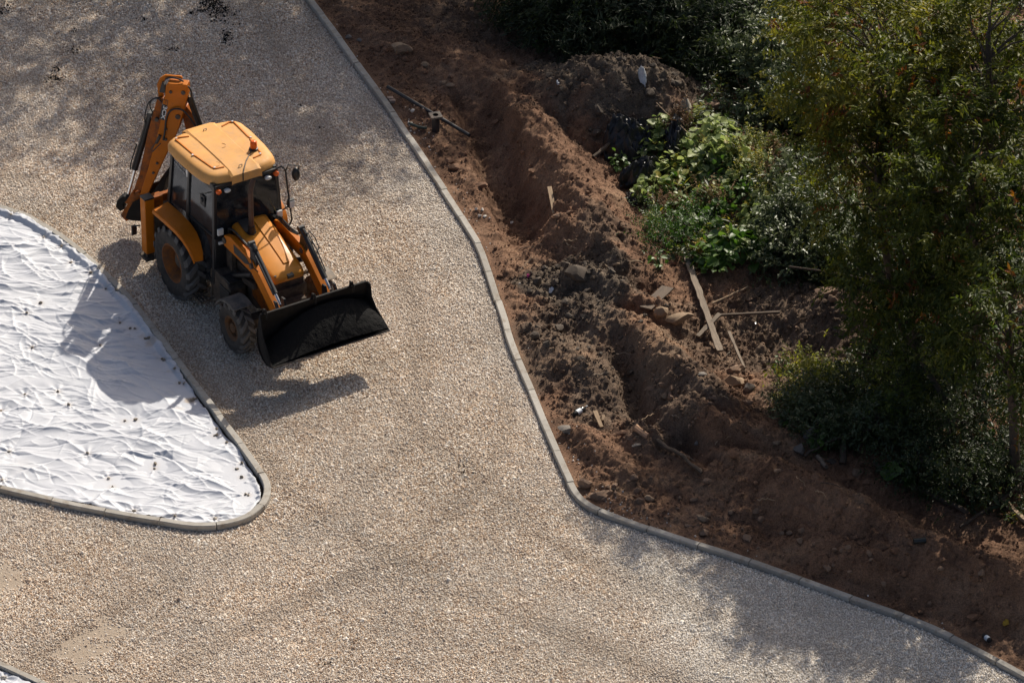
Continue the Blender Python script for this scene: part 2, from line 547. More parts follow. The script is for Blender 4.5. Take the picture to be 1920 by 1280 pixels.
def scatter(name, pts, scl, meshes, material, label, kind='stuff', cat=None, seed=0, tilt=3.14, extra=None, exname='humus'):
    """loose pieces: a cloud of points that instances small meshes"""
    me = bpy.data.meshes.new(name)
    me.vertices.add(len(pts)); me.vertices.foreach_set('co', np.asarray(pts, np.float32).ravel())
    attr_f(me, 'scl', scl)
    if extra is not None:
        attr_f(me, exname, extra)
    rr = np.random.default_rng(seed)
    rot = rr.uniform(-1, 1, (len(pts), 3)) * np.array([tilt, tilt, math.pi])
    a = me.attributes.new('rot', 'FLOAT_VECTOR', 'POINT'); a.data.foreach_set('vector', rot.astype(np.float32).ravel())
    c_ = bpy.data.collections.new(name + '_kinds')
    for m_ in meshes:
        if material is not None and not m_.materials:
            m_.materials.append(material)
        o_ = bpy.data.objects.new(m_.name, m_)
        c_.objects.link(o_)
    g = bpy.data.node_groups.new(name, 'GeometryNodeTree')
    g.interface.new_socket('Geometry', in_out='INPUT', socket_type='NodeSocketGeometry')
    g.interface.new_socket('Geometry', in_out='OUTPUT', socket_type='NodeSocketGeometry')
    gi = g.nodes.new('NodeGroupInput'); go = g.nodes.new('NodeGroupOutput')
    ci = g.nodes.new('GeometryNodeCollectionInfo'); ci.inputs[0].default_value = c_
    ci.inputs['Separate Children'].default_value = True; ci.inputs['Reset Children'].default_value = True
    iop = g.nodes.new('GeometryNodeInstanceOnPoints')
    iop.inputs['Pick Instance'].default_value = True
    na = g.nodes.new('GeometryNodeInputNamedAttribute'); na.data_type = 'FLOAT'; na.inputs[0].default_value = 'scl'
    nr = g.nodes.new('GeometryNodeInputNamedAttribute'); nr.data_type = 'FLOAT_VECTOR'; nr.inputs[0].default_value = 'rot'
    ri = g.nodes.new('FunctionNodeRandomValue'); ri.data_type = 'INT'
    ri.inputs[4].default_value = 0; ri.inputs[5].default_value = len(meshes) - 1
    g.links.new(gi.outputs[0], iop.inputs['Points'])
    g.links.new(ci.outputs[0], iop.inputs['Instance'])
    g.links.new(ri.outputs[2], iop.inputs['Instance Index'])
    g.links.new(nr.outputs[0], iop.inputs['Rotation'])
    g.links.new(na.outputs[0], iop.inputs['Scale'])
    g.links.new(iop.outputs[0], go.inputs[0])
    o = link(name, me, None, None, label, cat, None, kind)
    md = o.modifiers.new('scatter', 'NODES'); md.node_group = g
    return o

# loose stones over the part of the roadway one can see
FR = GL([(-180, -120), (2080, -120), (2080, 1410), (-180, 1410)])[:, :2]
x0, x1, y0, y1 = FR[:, 0].min(), FR[:, 0].max(), FR[:, 1].min(), FR[:, 1].max()
STEP = .0270
ax = np.arange(x0, x1, STEP); ay = np.arange(y0, y1, STEP)
X, Y = np.meshgrid(ax, ay); X = X.ravel(); Y = Y.ravel()
X = X + rng.uniform(-.5, .5, X.size) * STEP; Y = Y + rng.uniform(-.5, .5, Y.size) * STEP
k = inside(X, Y, FR)
X, Y = X[k], Y[k]
kd = kerb_d(X, Y) * KSIGN
isl = inside(X, Y, KI); isl2 = inside(X, Y, KL)
di, _, _ = seg_dist(X, Y, KI[::3]); dl, _, _ = seg_dist(X, Y, KL[::3])
k = (kd < -.075) & ~isl & ~isl2 & (di > .075) & (dl > .075)
X, Y, kd = X[k], Y[k], kd[k]
bm_ = bare_mask(X, Y)
thin = .5 + .5 * fbm(X * .8, Y * .8, 3, 77)
k = (rng.random(X.size) < (.95 - .10 * tracks(X, Y)) * (1 - .80 * bm_))
X, Y, kd = X[k], Y[k], kd[k]
sc = .0335 * np.exp(rng.normal(0, .26, X.size)) * (1 + .10 * fbm(X * .5, Y * .5, 2, 55))
big = rng.random(X.size) < .006
sc[big] *= rng.uniform(1.3, 2.1, big.sum())
Z = gz(X, Y) + .004 + .010 * rng.random(X.size) - .012 * bare_mask(X, Y)
# the stones bank up a little against the kerbs
PEB = [rock_mesh('pebble', 100 + i, 1, .3, .8) for i in range(6)]
for p_ in PEB:
    p_.shade_smooth()
scatter('gravel', np.stack([X, Y, Z], 1), sc, PEB, M_PEB, 'loose tan and white gravel covering the roadway', seed=1, extra=tracks(X, Y), exname='track')
print('pebbles', len(X))

# ------------------------------------------------------------------ white fabric sheets inside the kerbs
M_TARP, t, b = mat('white_fabric')
v = wpos(t)
c = ramp(t, noise(t, 1.2, 6, .6, v), [(.35, (.48, .50, .55)), (.65, (.57, .59, .63))])
at = nd(t, 'ShaderNodeAttribute', attribute_name='stain')
c = mixc(t, at.outputs['Fac'], c, (.36, .27, .18))
t.links.new(c, b.inputs['Base Color']); b.inputs['Roughness'].default_value = .55
b.inputs['Specular IOR Level'].default_value = .4
bump(t, b, noise(t, 16, 3, .55, v, .6), .15, .012)

def fabric(name, line, label, stones, stains, seed=0, res=.0125):
    P = np.asarray(line)
    T = np.gradient(P, axis=0); T /= np.linalg.norm(T, axis=1)[:, None]
    x0, y0 = P.min(0); x1, y1 = P.max(0)
    x0 = max(x0, -14.0)
    xs = np.arange(x0, x1, res); ys = np.arange(y0, y1, res)
    X, Y = np.meshgrid(xs, ys)
    ins = inside(X.ravel(), Y.ravel(), P).reshape(X.shape)
    d, tt, _ = seg_dist(X, Y, P[::2])
    d = np.where(ins, d, -d)
    edge = .085 + .05 * fbm(X * 1.6, Y * 1.6, 3, seed + 1) + .05 * np.maximum(0, perlin(X * .6, Y * .6, seed + 2))
    top_ = sstep(.50, .42, tt) * sstep(.0, .1, tt) * (1.0 if len(stones) > 5 else 0.0)
    edge = edge - .050 * top_
    on = d > edge
    # folds: long ridges running across the slope of the sheet, warped
    a = -.30
    s = X * math.cos(a) + Y * math.sin(a); q = -X * math.sin(a) + Y * math.cos(a)
    q = q + .16 * fbm(s * .7, q * .7, 3, seed + 3)
    s2 = s + .2 * fbm(s * .8, q * .9, 2, seed + 4)
    def ridged(u, w_, sd, p=2.2):
        return (1 - np.abs(np.clip(perlin(u, w_, sd), -1, 1))) ** p
    lo = sstep(-2.6, 1.5, Y + .35 * fbm(X * .5, Y * .5, 2, 9))       # upper part: longer calmer folds
    def crease(u, w_, sd, wid, dens=.0):
        n_ = np.abs(perlin(u, w_, sd)); m_ = np.clip(.55 + 1.2 * perlin(u * .45 + 7, w_ * .45, sd + 31) - dens, 0, 1)
        return np.exp(-(n_ / wid) ** 1.15) * m_
    def turned(ang):
        return X * math.cos(ang) + Y * math.sin(ang), -X * math.sin(ang) + Y * math.cos(ang)
    wx = .20 * fbm(X * 1.3, Y * 1.3, 3, seed + 21); wy = .20 * fbm(X * 1.3 + 9, Y * 1.3, 3, seed + 22)
    low = 1 - lo
    h = .020 * fbm(X * .5, Y * .5, 2, seed + 10) + .008 * fbm(s2 * 1.0, q * 2.2 + wy, 2, seed + 11)
    # creases pressed into the cloth one by one: sharp along the crest, dying away at both ends
    rs = np.random.default_rng(seed)
    area = (X.max() - X.min()) * (Y.max() - Y.min())
    for k_ in range(int(area * 26)):
        cx = rs.uniform(X.min(), X.max()); cy = rs.uniform(Y.min(), Y.max())
        lk = float(np.clip((cy + 2.6) / 4.1, 0, 1))                    # 1 in the upper, calmer part
        big = rs.random() < .16
        ang = -.22 + rs.normal(0, .16 + .34 * (1 - lk)) + .25 * math.sin(cx * .9 + cy * 1.3)
        if rs.random() < .14:
            ang += rs.choice([-.9, .8])
        ln_ = rs.uniform(.45, 1.15) if big else rs.uniform(.12, .50) * (1 + .5 * lk)
        am = (rs.uniform(.020, .040) if big else rs.uniform(.007, .019)) * rs.choice([1, 1, 1, -.7])
        wd = rs.uniform(.032, .055) if big else rs.uniform(.014, .032)
        cv = rs.normal(0, .22) / max(ln_, .3)
        R_ = ln_ + .05
        i0, i1 = np.searchsorted(ys, [cy - R_, cy + R_]); j0, j1 = np.searchsorted(xs, [cx - R_, cx + R_])
        if i1 - i0 < 3 or j1 - j0 < 3:
            continue
        dx = X[i0:i1, j0:j1] - cx; dy = Y[i0:i1, j0:j1] - cy
        u_ = dx * math.cos(ang) + dy * math.sin(ang); w_ = -dx * math.sin(ang) + dy * math.cos(ang)
        w_ = w_ - cv * u_ * u_ - .018 * np.sin(u_ * 9 + cx * 7)
        tp = np.clip(1 - (u_ / ln_) ** 2, 0, 1)
        sk = np.where(w_ > 0, wd, wd * 1.9)
        h[i0:i1, j0:j1] += am * tp * np.exp(-np.abs(w_) / (sk * (.4 + .6 * tp)))
    z = .050 + h
    # the hem turned up against the kerb
    hem = np.exp(-((d - edge - .05) / .06) ** 2)
    z += .035 * hem * (.5 + perlin(X * 2.2, Y * 2.2, seed + 12))
    z = np.where(d < .16, np.maximum(z, .05), z)
    z = np.where(d < .12, np.maximum(z, .138 * top_ + .015 * perlin(X * 9, Y * 9, 5) * top_), z)
    z = np.where((d >= .12) & (d < .24), np.maximum(z, .138 * top_ * (.24 - d) / .12), z)
    # gathered round the stones that weigh it down
    st = np.zeros_like(X)
    for (sx, sy, r) in stones:
        dx = X - sx; dy = Y - sy; rr = np.hypot(dx, dy)
        th = np.arctan2(dy, dx)
        kk = np.exp(-(rr / .28) ** 2)
        z += kk * (-.03 + .010 * np.cos(th * 7 + 9 * sx) * np.clip(rr / .1, 0, 1))
        st = np.maximum(st, .35 * np.exp(-(rr / .07) ** 2))
    for (sx, sy, r, k_) in stains:
        rr = np.hypot(X - sx, Y - sy) / r + .5 * fbm(X * 5, Y * 5, 3, seed + 20)
        st = np.maximum(st, k_ * sstep(1, .2, rr))
    z = np.maximum(z, .022)
    idx = np.arange(X.size).reshape(X.shape)
    f = np.stack([idx[:-1, :-1], idx[:-1, 1:], idx[1:, 1:], idx[1:, :-1]], -1).reshape(-1, 4)
    keep = on.ravel()[f].all(1)
    f = f[keep]
    used = np.unique(f)
    remap = np.full(X.size, -1); remap[used] = np.arange(len(used))
    me = np_mesh(name, np.stack([X, Y, z], -1).reshape(-1, 3)[used], remap[f], 4)
    attr_f(me, 'stain', st.ravel()[used])
    smooth(me)
    o = link(name, me, M_TARP, None, label, 'fabric sheet')
    sol = o.modifiers.new('thick', 'SOLIDIFY'); sol.thickness = .003; sol.offset = -1
    def hz(px, py):
        i = int(np.clip((py - y0) / res, 0, len(ys) - 1)); j = int(np.clip((px - x0) / res, 0, len(xs) - 1))
        return float(z[i, j])
    return o, hz

TS = [(40, 83), (160, 157), (228, 194), (262, 248), (335, 293), (390, 345), (430, 362), (150, 398), (97, 436), (118, 563), (213, 724), (92, 738), (254, 774), (460, 832), (500, 828), (2, 797), (33, 946), (323, 955), (572, 992), (570, 1007), (8, 1052), (480, 490), (497, 491), (550, 527), (536, 528), (605, 607), (597, 604), (645, 648), (662, 692), (680, 696), (715, 752), (725, 749), (706, 757), (800, 860), (800, 884), (792, 886), (838, 912), (893, 988), (875, 1009), (893, 1040), (918, 1105), (908, 1103), (795, 1195), (645, 1190), (495, 1165), (415, 1075), (400, 1045), (370, 553), (442, 470)]
TS = [(u * .5077, 360 + v * .5077) for u, v in TS]
TW = [G(u, v, .10) for u, v in TS]
stains = [(*G(278, 637, .1)[:2], .18, .55), (*G(266, 625, .1)[:2], .12, .3), (*G(352, 744, .1)[:2], .16, .75), (*G(335, 760, .1)[:2], .12, .25), (*G(300, 660, .1)[:2], .2, .2), (*G(315, 690, .1)[:2], .08, .3), (*G(40, 870, .1)[:2], .3, .08)]
tarp, tarp_z = fabric('fabric_sheet', KI, 'large crumpled white fabric sheet filling the kerbed island, weighed down with stones', [(p[0], p[1], .1) for p in TW], stains, 200)
tarp2, tarp2_z = fabric('fabric_sheet', KL, 'small corner of white fabric inside the kerb at the lower left', [(*G(6, 1266, .1)[:2], .1)], [], 300)
# dark earth under the sheets
M_DARK = simple('damp_soil', (.035, .026, .02), .95, bmp=.5, bscale=40)
for L_, lb in ((KI, 'dark soil bed under the large white sheet'), (KL, 'dark soil bed under the small white sheet')):
    q_ = [(p[0], p[1], .006) for p in L_[::2]]
    me = bpy.data.meshes.new('soil_bed'); me.from_pydata(q_, [], [tuple(range(len(q_)))]); me.update()
    link('soil_bed', me, M_DARK, kind='structure', label=lb)
# stones on the sheet
M_CLOD = simple('grey_clod', (.27, .225, .17), .95, var=.35, scale=20, bmp=.5, bscale=50)
M_PALE = simple('pale_stone', (.50, .45, .38), .85, var=.25, scale=15, bmp=.3, bscale=50)
ROCKS = [rock_mesh('rock', 300 + i, 2, .5, .75) for i in range(8)]
for r_ in ROCKS:
    smooth(r_, 28)
def rock(name, x, y, z, size, material, label, cat='stone', group=None, k=None, sq=(1, 1, 1), rot=None):
    i = random.randrange(8) if k is None else k
    key = ('rockmesh', i, material.name)
    me = bpy.data.meshes.get('rock_%d_%s' % (i, material.name))
    if me is None:
        me = ROCKS[i].copy(); me.name = 'rock_%d_%s' % (i, material.name)
        me.materials.clear(); me.materials.append(material)
    o = link(name, me, None, None, label, cat, group)
    o.location = (x, y, z + size * .22 * sq[2])
    o.rotation_euler = rot if rot else (random.uniform(-.4, .4), random.uniform(-.4, .4), random.uniform(0, 6.3))
    o.scale = (size * sq[0], size * sq[1], size * sq[2])
    return o
ORD = ['first', 'second', 'third', 'fourth', 'fifth', 'sixth', 'seventh', 'eighth', 'ninth', 'tenth', 'eleventh', 'twelfth', 'thirteenth', 'fourteenth', 'fifteenth', 'sixteenth', 'seventeenth', 'eighteenth', 'nineteenth', 'twentieth', 'twenty-first', 'twenty-second', 'twenty-third', 'twenty-fourth', 'twenty-fifth', 'twenty-sixth', 'twenty-seventh', 'twenty-eighth', 'twenty-ninth', 'thirtieth', 'thirty-first', 'thirty-second', 'thirty-third', 'thirty-fourth', 'thirty-fifth', 'thirty-sixth']
MIDST = [(u, v_) for u, v_ in TS if (u < 140 and v_ > 540) or (u < 300 and 700 < v_ < 900) or u < 12 or (180 < u < 300 and 840 < v_ < 930) or (u < 240 and 600 < v_ < 700)]
EDGE = [q for q in TS if q not in MIDST]
EDGE.sort(key=lambda q: float(seg_dist(np.array([G(q[0], q[1], .1)[0]]), np.array([G(q[0], q[1], .1)[1]]), KI[::2])[1][0]))
MIDST.sort(key=lambda q: (q[1], q[0]))
for i, p in enumerate(TW):
    q = TS[i]
    if q in EDGE:
        lb = '%s small stone along the white sheet\'s kerb edge, counting from the upper left' % ORD[EDGE.index(q)]
    else:
        lb = '%s small grey stone down the middle of the white sheet, counting from the top' % ORD[MIDST.index(q)]
    rock('stone', p[0], p[1], tarp_z(p[0], p[1]) - .004, random.uniform(.055, .09), M_PALE if i in (20, 42, 46, 1) else M_CLOD, lb, 'stone', 'stones weighing down the white sheet')
p = G(6, 1266, .1)
rock('stone', p[0], p[1], tarp2_z(p[0], p[1]), .12, M_PALE, 'pale stone on the small white sheet at the lower left corner')

# ------------------------------------------------------------------ dug earth right of the kerb
def ridge(x, y, pts, h, wl, wr=None, p=1.3):
    """pts: pixel crest line (crest height h) -> smooth heap"""
    hs = h if hasattr(h, '__len__') else [h] * len(pts)
    W = np.array([G(u, v, hh)[:2] for (u, v), hh in zip(pts, hs)])
    d, t, s = seg_dist(x, y, W)
    hh = np.interp(t.ravel(), np.linspace(0, 1, len(hs)), hs).reshape(x.shape) if len(set(hs)) > 1 else hs[0]
    wr = wl if wr is None else wr
    ww = np.where(s > 0, wl, wr)
    ww = ww * (1 + .22 * fbm(x * 1.1, y * 1.1, 2, int(abs(pts[0][0])) % 97))
    k = np.clip(1 - d / ww, 0, 1)
    k = k * (1 + .12 * fbm(x * 2.0, y * 2.0, 3, 33) * (1 - k))
    k = np.clip(k, 0, 1)
    return .88 * hh * (k * k * (3 - 2 * k) * .75 + .25 * np.minimum(k * 1.15, 1))

def trench(x, y, pts, dep, flo, slope):
    W = np.array([G(u, v, -dep * .5)[:2] for u, v in pts])
    d, t, s = seg_dist(x, y, W)
    d = d + .11 * fbm(x * 1.6, y * 1.6, 4, 61)
    e = sstep(0, .1, t) * sstep(1, .93, t)
    return -dep * sstep(flo + slope, flo, d) * (.25 + .75 * e)

HUMUS = [((1040, 515), .9, 1.0), ((1100, 540), 1.3, .75), ((1060, 610), 1.3, .62), ((1140, 720), 1.3, .6), ((1030, 680), .9, .5), ((1150, 160), 2.3, .85), ((1230, 110), 1.8, .9), ((1300, 190), 1.3, .7), ((1250, 760), 1.5, .55), ((1350, 620), 1.5, .5), ((1480, 600), 1.6, .6), ((1130, 455), .8, .5), ((900, 30), 1.5, .5), ((1560, 700), 2, .6)]
def earth_h(x, y):
    kd = kerb_d(x, y) * KSIGN
    z = .02 + .07 * fbm(x * .55, y * .55, 3, 21) * sstep(.1, .8, kd)
    # spoil heaps
    z1 = ridge(x, y, [(820, 70), (905, 150), (960, 185), (1010, 235), (1065, 300), (1110, 365), (1150, 430), (1185, 490)], [.2, .4, .6, .75, .85, .85, .7, .3], 1.15, .95)
    z1 = np.maximum(z1, ridge(x, y, [(985, 150), (1080, 118), (1160, 105), (1240, 112), (1310, 165)], [.5, 1.1, 1.4, 1.3, .6], 1.7, 1.9, 1.1))
    z1 = np.maximum(z1, ridge(x, y, [(1035, 410), (1090, 400), (1130, 425), (1160, 470)], [.5, .65, .7, .5], .8))
    z1 = np.maximum(z1, ridge(x, y, [(1080, 500), (1130, 508), (1185, 545), (1245, 570)], [.45, .5, .55, .4], .6))
    z1 = np.maximum(z1, ridge(x, y, [(1105, 575), (1190, 600), (1250, 650), (1310, 690), (1370, 745), (1420, 800)], [.3, .55, .75, .8, .75, .3], .95, .8))
    z1 = np.maximum(z1, ridge(x, y, [(1010, 640), (1060, 660), (1120, 690)], [.15, .3, .3], .8))
    z1 = np.maximum(z1, ridge(x, y, [(1210, 790), (1290, 740), (1350, 780), (1430, 800)], [.4, .65, .7, .4], .8))
    z1 = np.maximum(z1, ridge(x, y, [(1325, 845), (1420, 850), (1500, 880), (1560, 915), (1650, 965), (1760, 1010), (1860, 1050), (1960, 1090)], [.4, .7, .75, .75, .7, .75, .8, .8], 1.0, 1.15))
    z1 = np.maximum(z1, ridge(x, y, [(1530, 1000), (1640, 1030), (1760, 1010)], [.3, .55, .5], .9))
    z1 = np.maximum(z1, ridge(x, y, [(1080, 800), (1130, 830), (1180, 870)], [.25, .3, .2], .5))
    z1 = np.maximum(z1, ridge(x, y, [(1480, 560), (1580, 545), (1680, 600)], [.3, .7, .5], 1.3))
    z1 = np.maximum(z1, ridge(x, y, [(700, 40), (780, 90), (850, 120), (900, 120)], [.12, .25, .3, .3], .9))
    z1 = np.maximum(z1, ridge(x, y, [(770, 190), (830, 200), (870, 190)], [.1, .22, .2], .7))
    z1 = np.maximum(z1, ridge(x, y, [(1270, 205), (1350, 240), (1420, 300), (1440, 400), (1400, 470)], [.3, .6, .7, .6, .3], 1.4))
    z = z + z1 * sstep(.05, .5, kd)
    # trenches
    z = z + trench(x, y, [(868, 180), (895, 225), (922, 290), (948, 365), (972, 425), (1000, 490)], .40, .16, .42)
    z = z + trench(x, y, [(1158, 665), (1182, 730), (1200, 790), (1238, 835), (1300, 880), (1345, 915)], .30, .06, .26)
    # hollow behind the heaps
    hx, hy = G(1440, 660)[:2]
    z = z - .22 * np.exp(-(((x - hx) / 1.5) ** 2 + ((y - hy) / 1.6) ** 2))
    hx, hy = G(850, 435)[:2]
    # broken lumps
    am = sstep(.12, .35, kd)
    rough = .55 + .45 * fbm(x * .6, y * .6, 2, 31)
    w1, r1 = worley(x * 3.6 + .3 * perlin(x * 3, y * 3, 5), y * 3.6, 51)
    w2, r2 = worley(x * 8.5, y * 8.5, 52)
    w3, r3 = worley(x * 19, y * 19, 53)
    dark = humus(x, y)
    z = z + am * (.13 * np.clip(.62 - w1, 0, 1) * (r1 > .5) * (.4 + .7 * dark + rough * .5) + .075 * np.clip(.6 - w2, 0, 1) * (r2 > .35) * (.3 + rough + .6 * dark) + .052 * np.clip(.6 - w3, 0, 1) * (r3 > .25))
    z = z + am * (.045 * fbm(x * 2.4, y * 2.4, 4, 71) + .024 * fbm(x * 11, y * 11, 3, 73) + .03 * (.5 - np.abs(perlin(x * 4.2, y * 4.2, 75))))
    # tooth marks of the digging bucket raked down the sides of the heaps
    u_ = x * .80 + y * .60
    z = z + am * .085 * np.clip(z1, 0, .8) * perlin(u_ * 6.5 + .5 * perlin(x * 2, y * 2, 77), (x * -.6 + y * .8) * .9, 76)
    # falls away beyond the trees
    z = z - .25 * sstep(9, 14, x)
    # tucked under the kerb
    z = np.where(kd < .055, -.30, np.where(kd < .35, np.minimum(z, .055 + .28 * (kd - .05)), z))
    return z
def humus(x, y):
    m = np.zeros(x.shape)
    for (u, v), r_, k_ in HUMUS:
        g = G(u, v, .2)
        d = np.hypot(x - g[0], (y - g[1]) * .8) / r_ + .28 * fbm(x * 1.3, y * 1.3, 4, 91)
        m = np.maximum(m, k_ * sstep(1.05, .45, d))
    return np.clip(m, 0, 1)

RES = .031
ex = np.arange(-8, 13.5, RES); ey = np.arange(-15, 15, RES)
X, Y = np.meshgrid(ex, ey)
kd = kerb_d(X, Y) * KSIGN
sel = kd > -.0
EZ = np.full(X.shape, -.3)
EZ[sel] = earth_h(X[sel], Y[sel])
EH = np.zeros(X.shape); EH[sel] = humus(X[sel], Y[sel])
idx = np.arange(X.size).reshape(X.shape)
f = np.stack([idx[:-1, :-1], idx[:-1, 1:], idx[1:, 1:], idx[1:, :-1]], -1).reshape(-1, 4)
keep = sel.ravel()[f].all(1); f = f[keep]
used = np.unique(f); remap = np.full(X.size, -1); remap[used] = np.arange(len(used))
me = np_mesh('earth', np.stack([X, Y, EZ], -1).reshape(-1, 3)[used], remap[f], 4)
attr_f(me, 'humus', EH.ravel()[used])
gr = .5 + .5 * fbm(X.ravel()[used] * .7, Y.ravel()[used] * .7, 3, 88)
smooth(me)
def ez(x, y):
    i = (np.asarray(y) - ey[0]) / RES; j = (np.asarray(x) - ex[0]) / RES
    i = np.clip(i, 0, len(ey) - 1.001); j = np.clip(j, 0, len(ex) - 1.001)
    i0 = i.astype(int); j0 = j.astype(int); a = i - i0; b_ = j - j0
    return (EZ[i0, j0] * (1 - a) * (1 - b_) + EZ[i0 + 1, j0] * a * (1 - b_) + EZ[i0, j0 + 1] * (1 - a) * b_ + EZ[i0 + 1, j0 + 1] * a * b_)
def hum(x, y):
    i = np.clip(((np.asarray(y) - ey[0]) / RES).astype(int), 0, len(ey) - 1); j = np.clip(((np.asarray(x) - ex[0]) / RES).astype(int), 0, len(ex) - 1)
    return EH[i, j]
def E(u, v):
    """point on the earth surface seen at this pixel"""
    best = None
    for zz in np.arange(1.7, -.8, -.02):
        p = G(u, v, zz)
        if float(ez(p[0], p[1])) >= zz:
            best = p; break
    if best is None:
        best = G(u, v, 0)
    return np.array([best[0], best[1], float(ez(best[0], best[1]))])

def soil_material(name, vec_kind):
    m, t, b = mat(name)
    v = wpos(t)
    red = ramp(t, noise(t, 1.1, 6, .62, v, .3), [(.28, (.115, .064, .040)), (.5, (.205, .117, .073)), (.72, (.295, .185, .120))])
    sand = ramp(t, noise(t, .55, 5, .6, v), [(.55, (0, 0, 0)), (.72, (.55, .55, .55))])
    red = mixc(t, sand, red, (.28, .195, .125))
    hu = ramp(t, noise(t, 2.2, 6, .65, v), [(.3, (.060, .045, .034)), (.5, (.125, .096, .072)), (.72, (.215, .168, .124))])
    if vec_kind == 'attr':
        h = nd(t, 'ShaderNodeAttribute', attribute_name='humus').outputs['Fac']
    else:
        h = nd(t, 'ShaderNodeAttribute', attribute_name='humus', attribute_type='INSTANCER').outputs['Fac']
    hk = ramp(t, h, [(.2, (0, 0, 0)), (.75, (1, 1, 1))])
    c = mixc(t, hk, red, hu)
    if vec_kind != 'attr':
        c = mixc(t, 1.0, c, ramp(t, nd(t, 'ShaderNodeObjectInfo').outputs['Random'], [(0, (.7, .7, .7)), (.8, (1.15, 1.15, 1.15)), (1, (1.7, 1.65, 1.55))]), 'MULTIPLY')
    fine = ramp(t, noise(t, 38, 4, .7, v), [(.32, (.50, .50, .50)), (.5, (1, 1, 1)), (.68, (1.5, 1.46, 1.40))])
    c = mixc(t, 1.0, c, fine, 'MULTIPLY')
    t.links.new(c, b.inputs['Base Color'])
    b.inputs['Roughness'].default_value = .95
    b.inputs['Specular IOR Level'].default_value = .25
    bump(t, b, noise(t, 34, 6, .75, v), 1.0, .03)
    return m
M_EARTH = soil_material('dug_earth', 'attr')
link('earth', me, M_EARTH, kind='structure', label='dug red-brown earth with heaps and a trench along the kerb')

# crumbs of soil
n = 130000
px = rng.uniform(-4.5, 10.5, n); py = rng.uniform(-12.5, 13, n)
k = kerb_d(px, py) * KSIGN > .16
px, py = px[k], py[k]
den = .5 + .5 * fbm(px * .9, py * .9, 3, 131)
k = rng.random(len(px)) < np.clip(den * 1.1 + .6 * hum(px, py), .10, 1)
px, py = px[k], py[k]
cs = .026 * np.exp(rng.normal(0, .52, len(px))) * (1 + .45 * hum(px, py))
cs = np.minimum(cs, .13)
CR = [rock_mesh('crumb', 500 + i, 1, .6, .8) for i in range(5)]
M_CRUMB = soil_material('soil_crumb', 'rnd')
scatter('soil_crumbs', np.stack([px, py, ez(px, py) + cs * .15], 1), cs, CR, M_CRUMB, 'loose crumbs of red-brown soil over the dug earth', seed=3, extra=hum(px, py))
# white pebbles spilled over the kerb
n = 420
q_ = rng.integers(0, len(KR) - 1, 4000)
off = np.abs(rng.normal(0, .22, 4000)) + .12
T_ = np.gradient(KR, axis=0); T_ /= np.linalg.norm(T_, axis=1)[:, None]
N_ = np.stack([-T_[:, 1], T_[:, 0]], 1) * KSIGN
P_ = KR[q_] + N_[q_] * off[:, None]
pp = proj(np.c_[P_, np.zeros(len(P_))])
dens = np.exp(-((pp[:, 0] - 1165) / 60) ** 2) + .8 * np.exp(-((pp[:, 1] - 390) / 25) ** 2) + .7 * np.exp(-((pp[:, 1] - 240) / 40) ** 2) + .05
k = rng.random(4000) < dens * .6
P_ = P_[k]
scatter('spilled_gravel', np.c_[P_, ez(P_[:, 0], P_[:, 1]) + .006], .036 * np.exp(rng.normal(0, .3, len(P_))), [rock_mesh('pebble', 140 + i, 1, .3, .8) for i in range(3)], M_PEB, 'white gravel spilled over the kerb on to the earth', seed=5)

# ------------------------------------------------------------------ backhoe loader
def paint(name, col, dirt=(.10, .065, .04), amt=(.56, .78), rough=.5, coat=.03):
    m, t, b = mat(name)
    v = coords(t)
    c = ramp(t, noise(t, 2.2, 5, .6, v), [(.3, tuple(x * .86 for x in col)), (.7, tuple(min(1, x * 1.08) for x in col))])
    k = ramp(t, noise(t, 6.5, 8, .72, v, .4), [(amt[0], (0, 0, 0)), (amt[1], (.85, .85, .85))])
    c = mixc(t, k, c, dirt)
    ch = ramp(t, noise(t, 34, 3, .6, v), [(.70, (0, 0, 0)), (.76, (.8, .8, .8))])
    c = mixc(t, ch, c, (.06, .035, .02))
    t.links.new(c, b.inputs['Base Color'])
    rr = ramp(t, noise(t, 5, 5, .7, v), [(.3, (rough * .8,) * 3), (.75, (min(1, rough * 1.5),) * 3)])
    t.links.new(rr, b.inputs['Roughness'])
    b.inputs['Coat Weight'].default_value = coat
    b.inputs['Coat Roughness'].default_value = .25
    b.inputs['Specular IOR Level'].default_value = .22
    bump(t, b, noise(t, 3.0, 3, .5, v), .08, .02)
    return m
M_ORG = paint('orange_paint', (.53, .150, .003), (.085, .052, .03), (.57, .82))
M_ORGD = paint('dirty_orange_paint', (.34, .088, .004), (.05, .03, .018), (.44, .66))
M_ROOF = paint('faded_roof_paint', (.70, .36, .115), (.44, .27, .145), (.46, .86), .55, 0)
M_HOOD = paint('hood_paint', (.66, .255, .028), (.12, .07, .035), (.66, .82), .42, .12)
M_BLK = simple('black_paint', (.018, .018, .019), .5, var=.4, dirt=(.075, .062, .05), dirt_amt=(.52, .85))
M_FRAME = simple('cab_frame_paint', (.012, .013, .015), .45, var=.3, dirt=(.05, .045, .04), dirt_amt=(.6, .9))
M_MUD = simple('muddy_steel', (.050, .038, .029), .9, var=.4, dirt=(.14, .105, .075), dirt_amt=(.45, .75), bmp=.3)
M_DUST = simple('dusty_plastic', (.085, .080, .076), .85, var=.25, dirt=(.24, .20, .155), dirt_amt=(.42, .75))
M_DUSTL = simple('dust_covered_plastic', (.20, .18, .155), .9, var=.25, dirt=(.34, .29, .22), dirt_amt=(.42, .7))
M_TYRE = simple('tyre_rubber', (.022, .022, .023), .85, var=.3, dirt=(.085, .072, .058), dirt_amt=(.40, .80), bmp=.3, bscale=30)
M_TYREF = simple('dusty_tyre_rubber', (.035, .033, .031), .9, var=.3, dirt=(.12, .10, .08), dirt_amt=(.36, .75), bmp=.3, bscale=30)
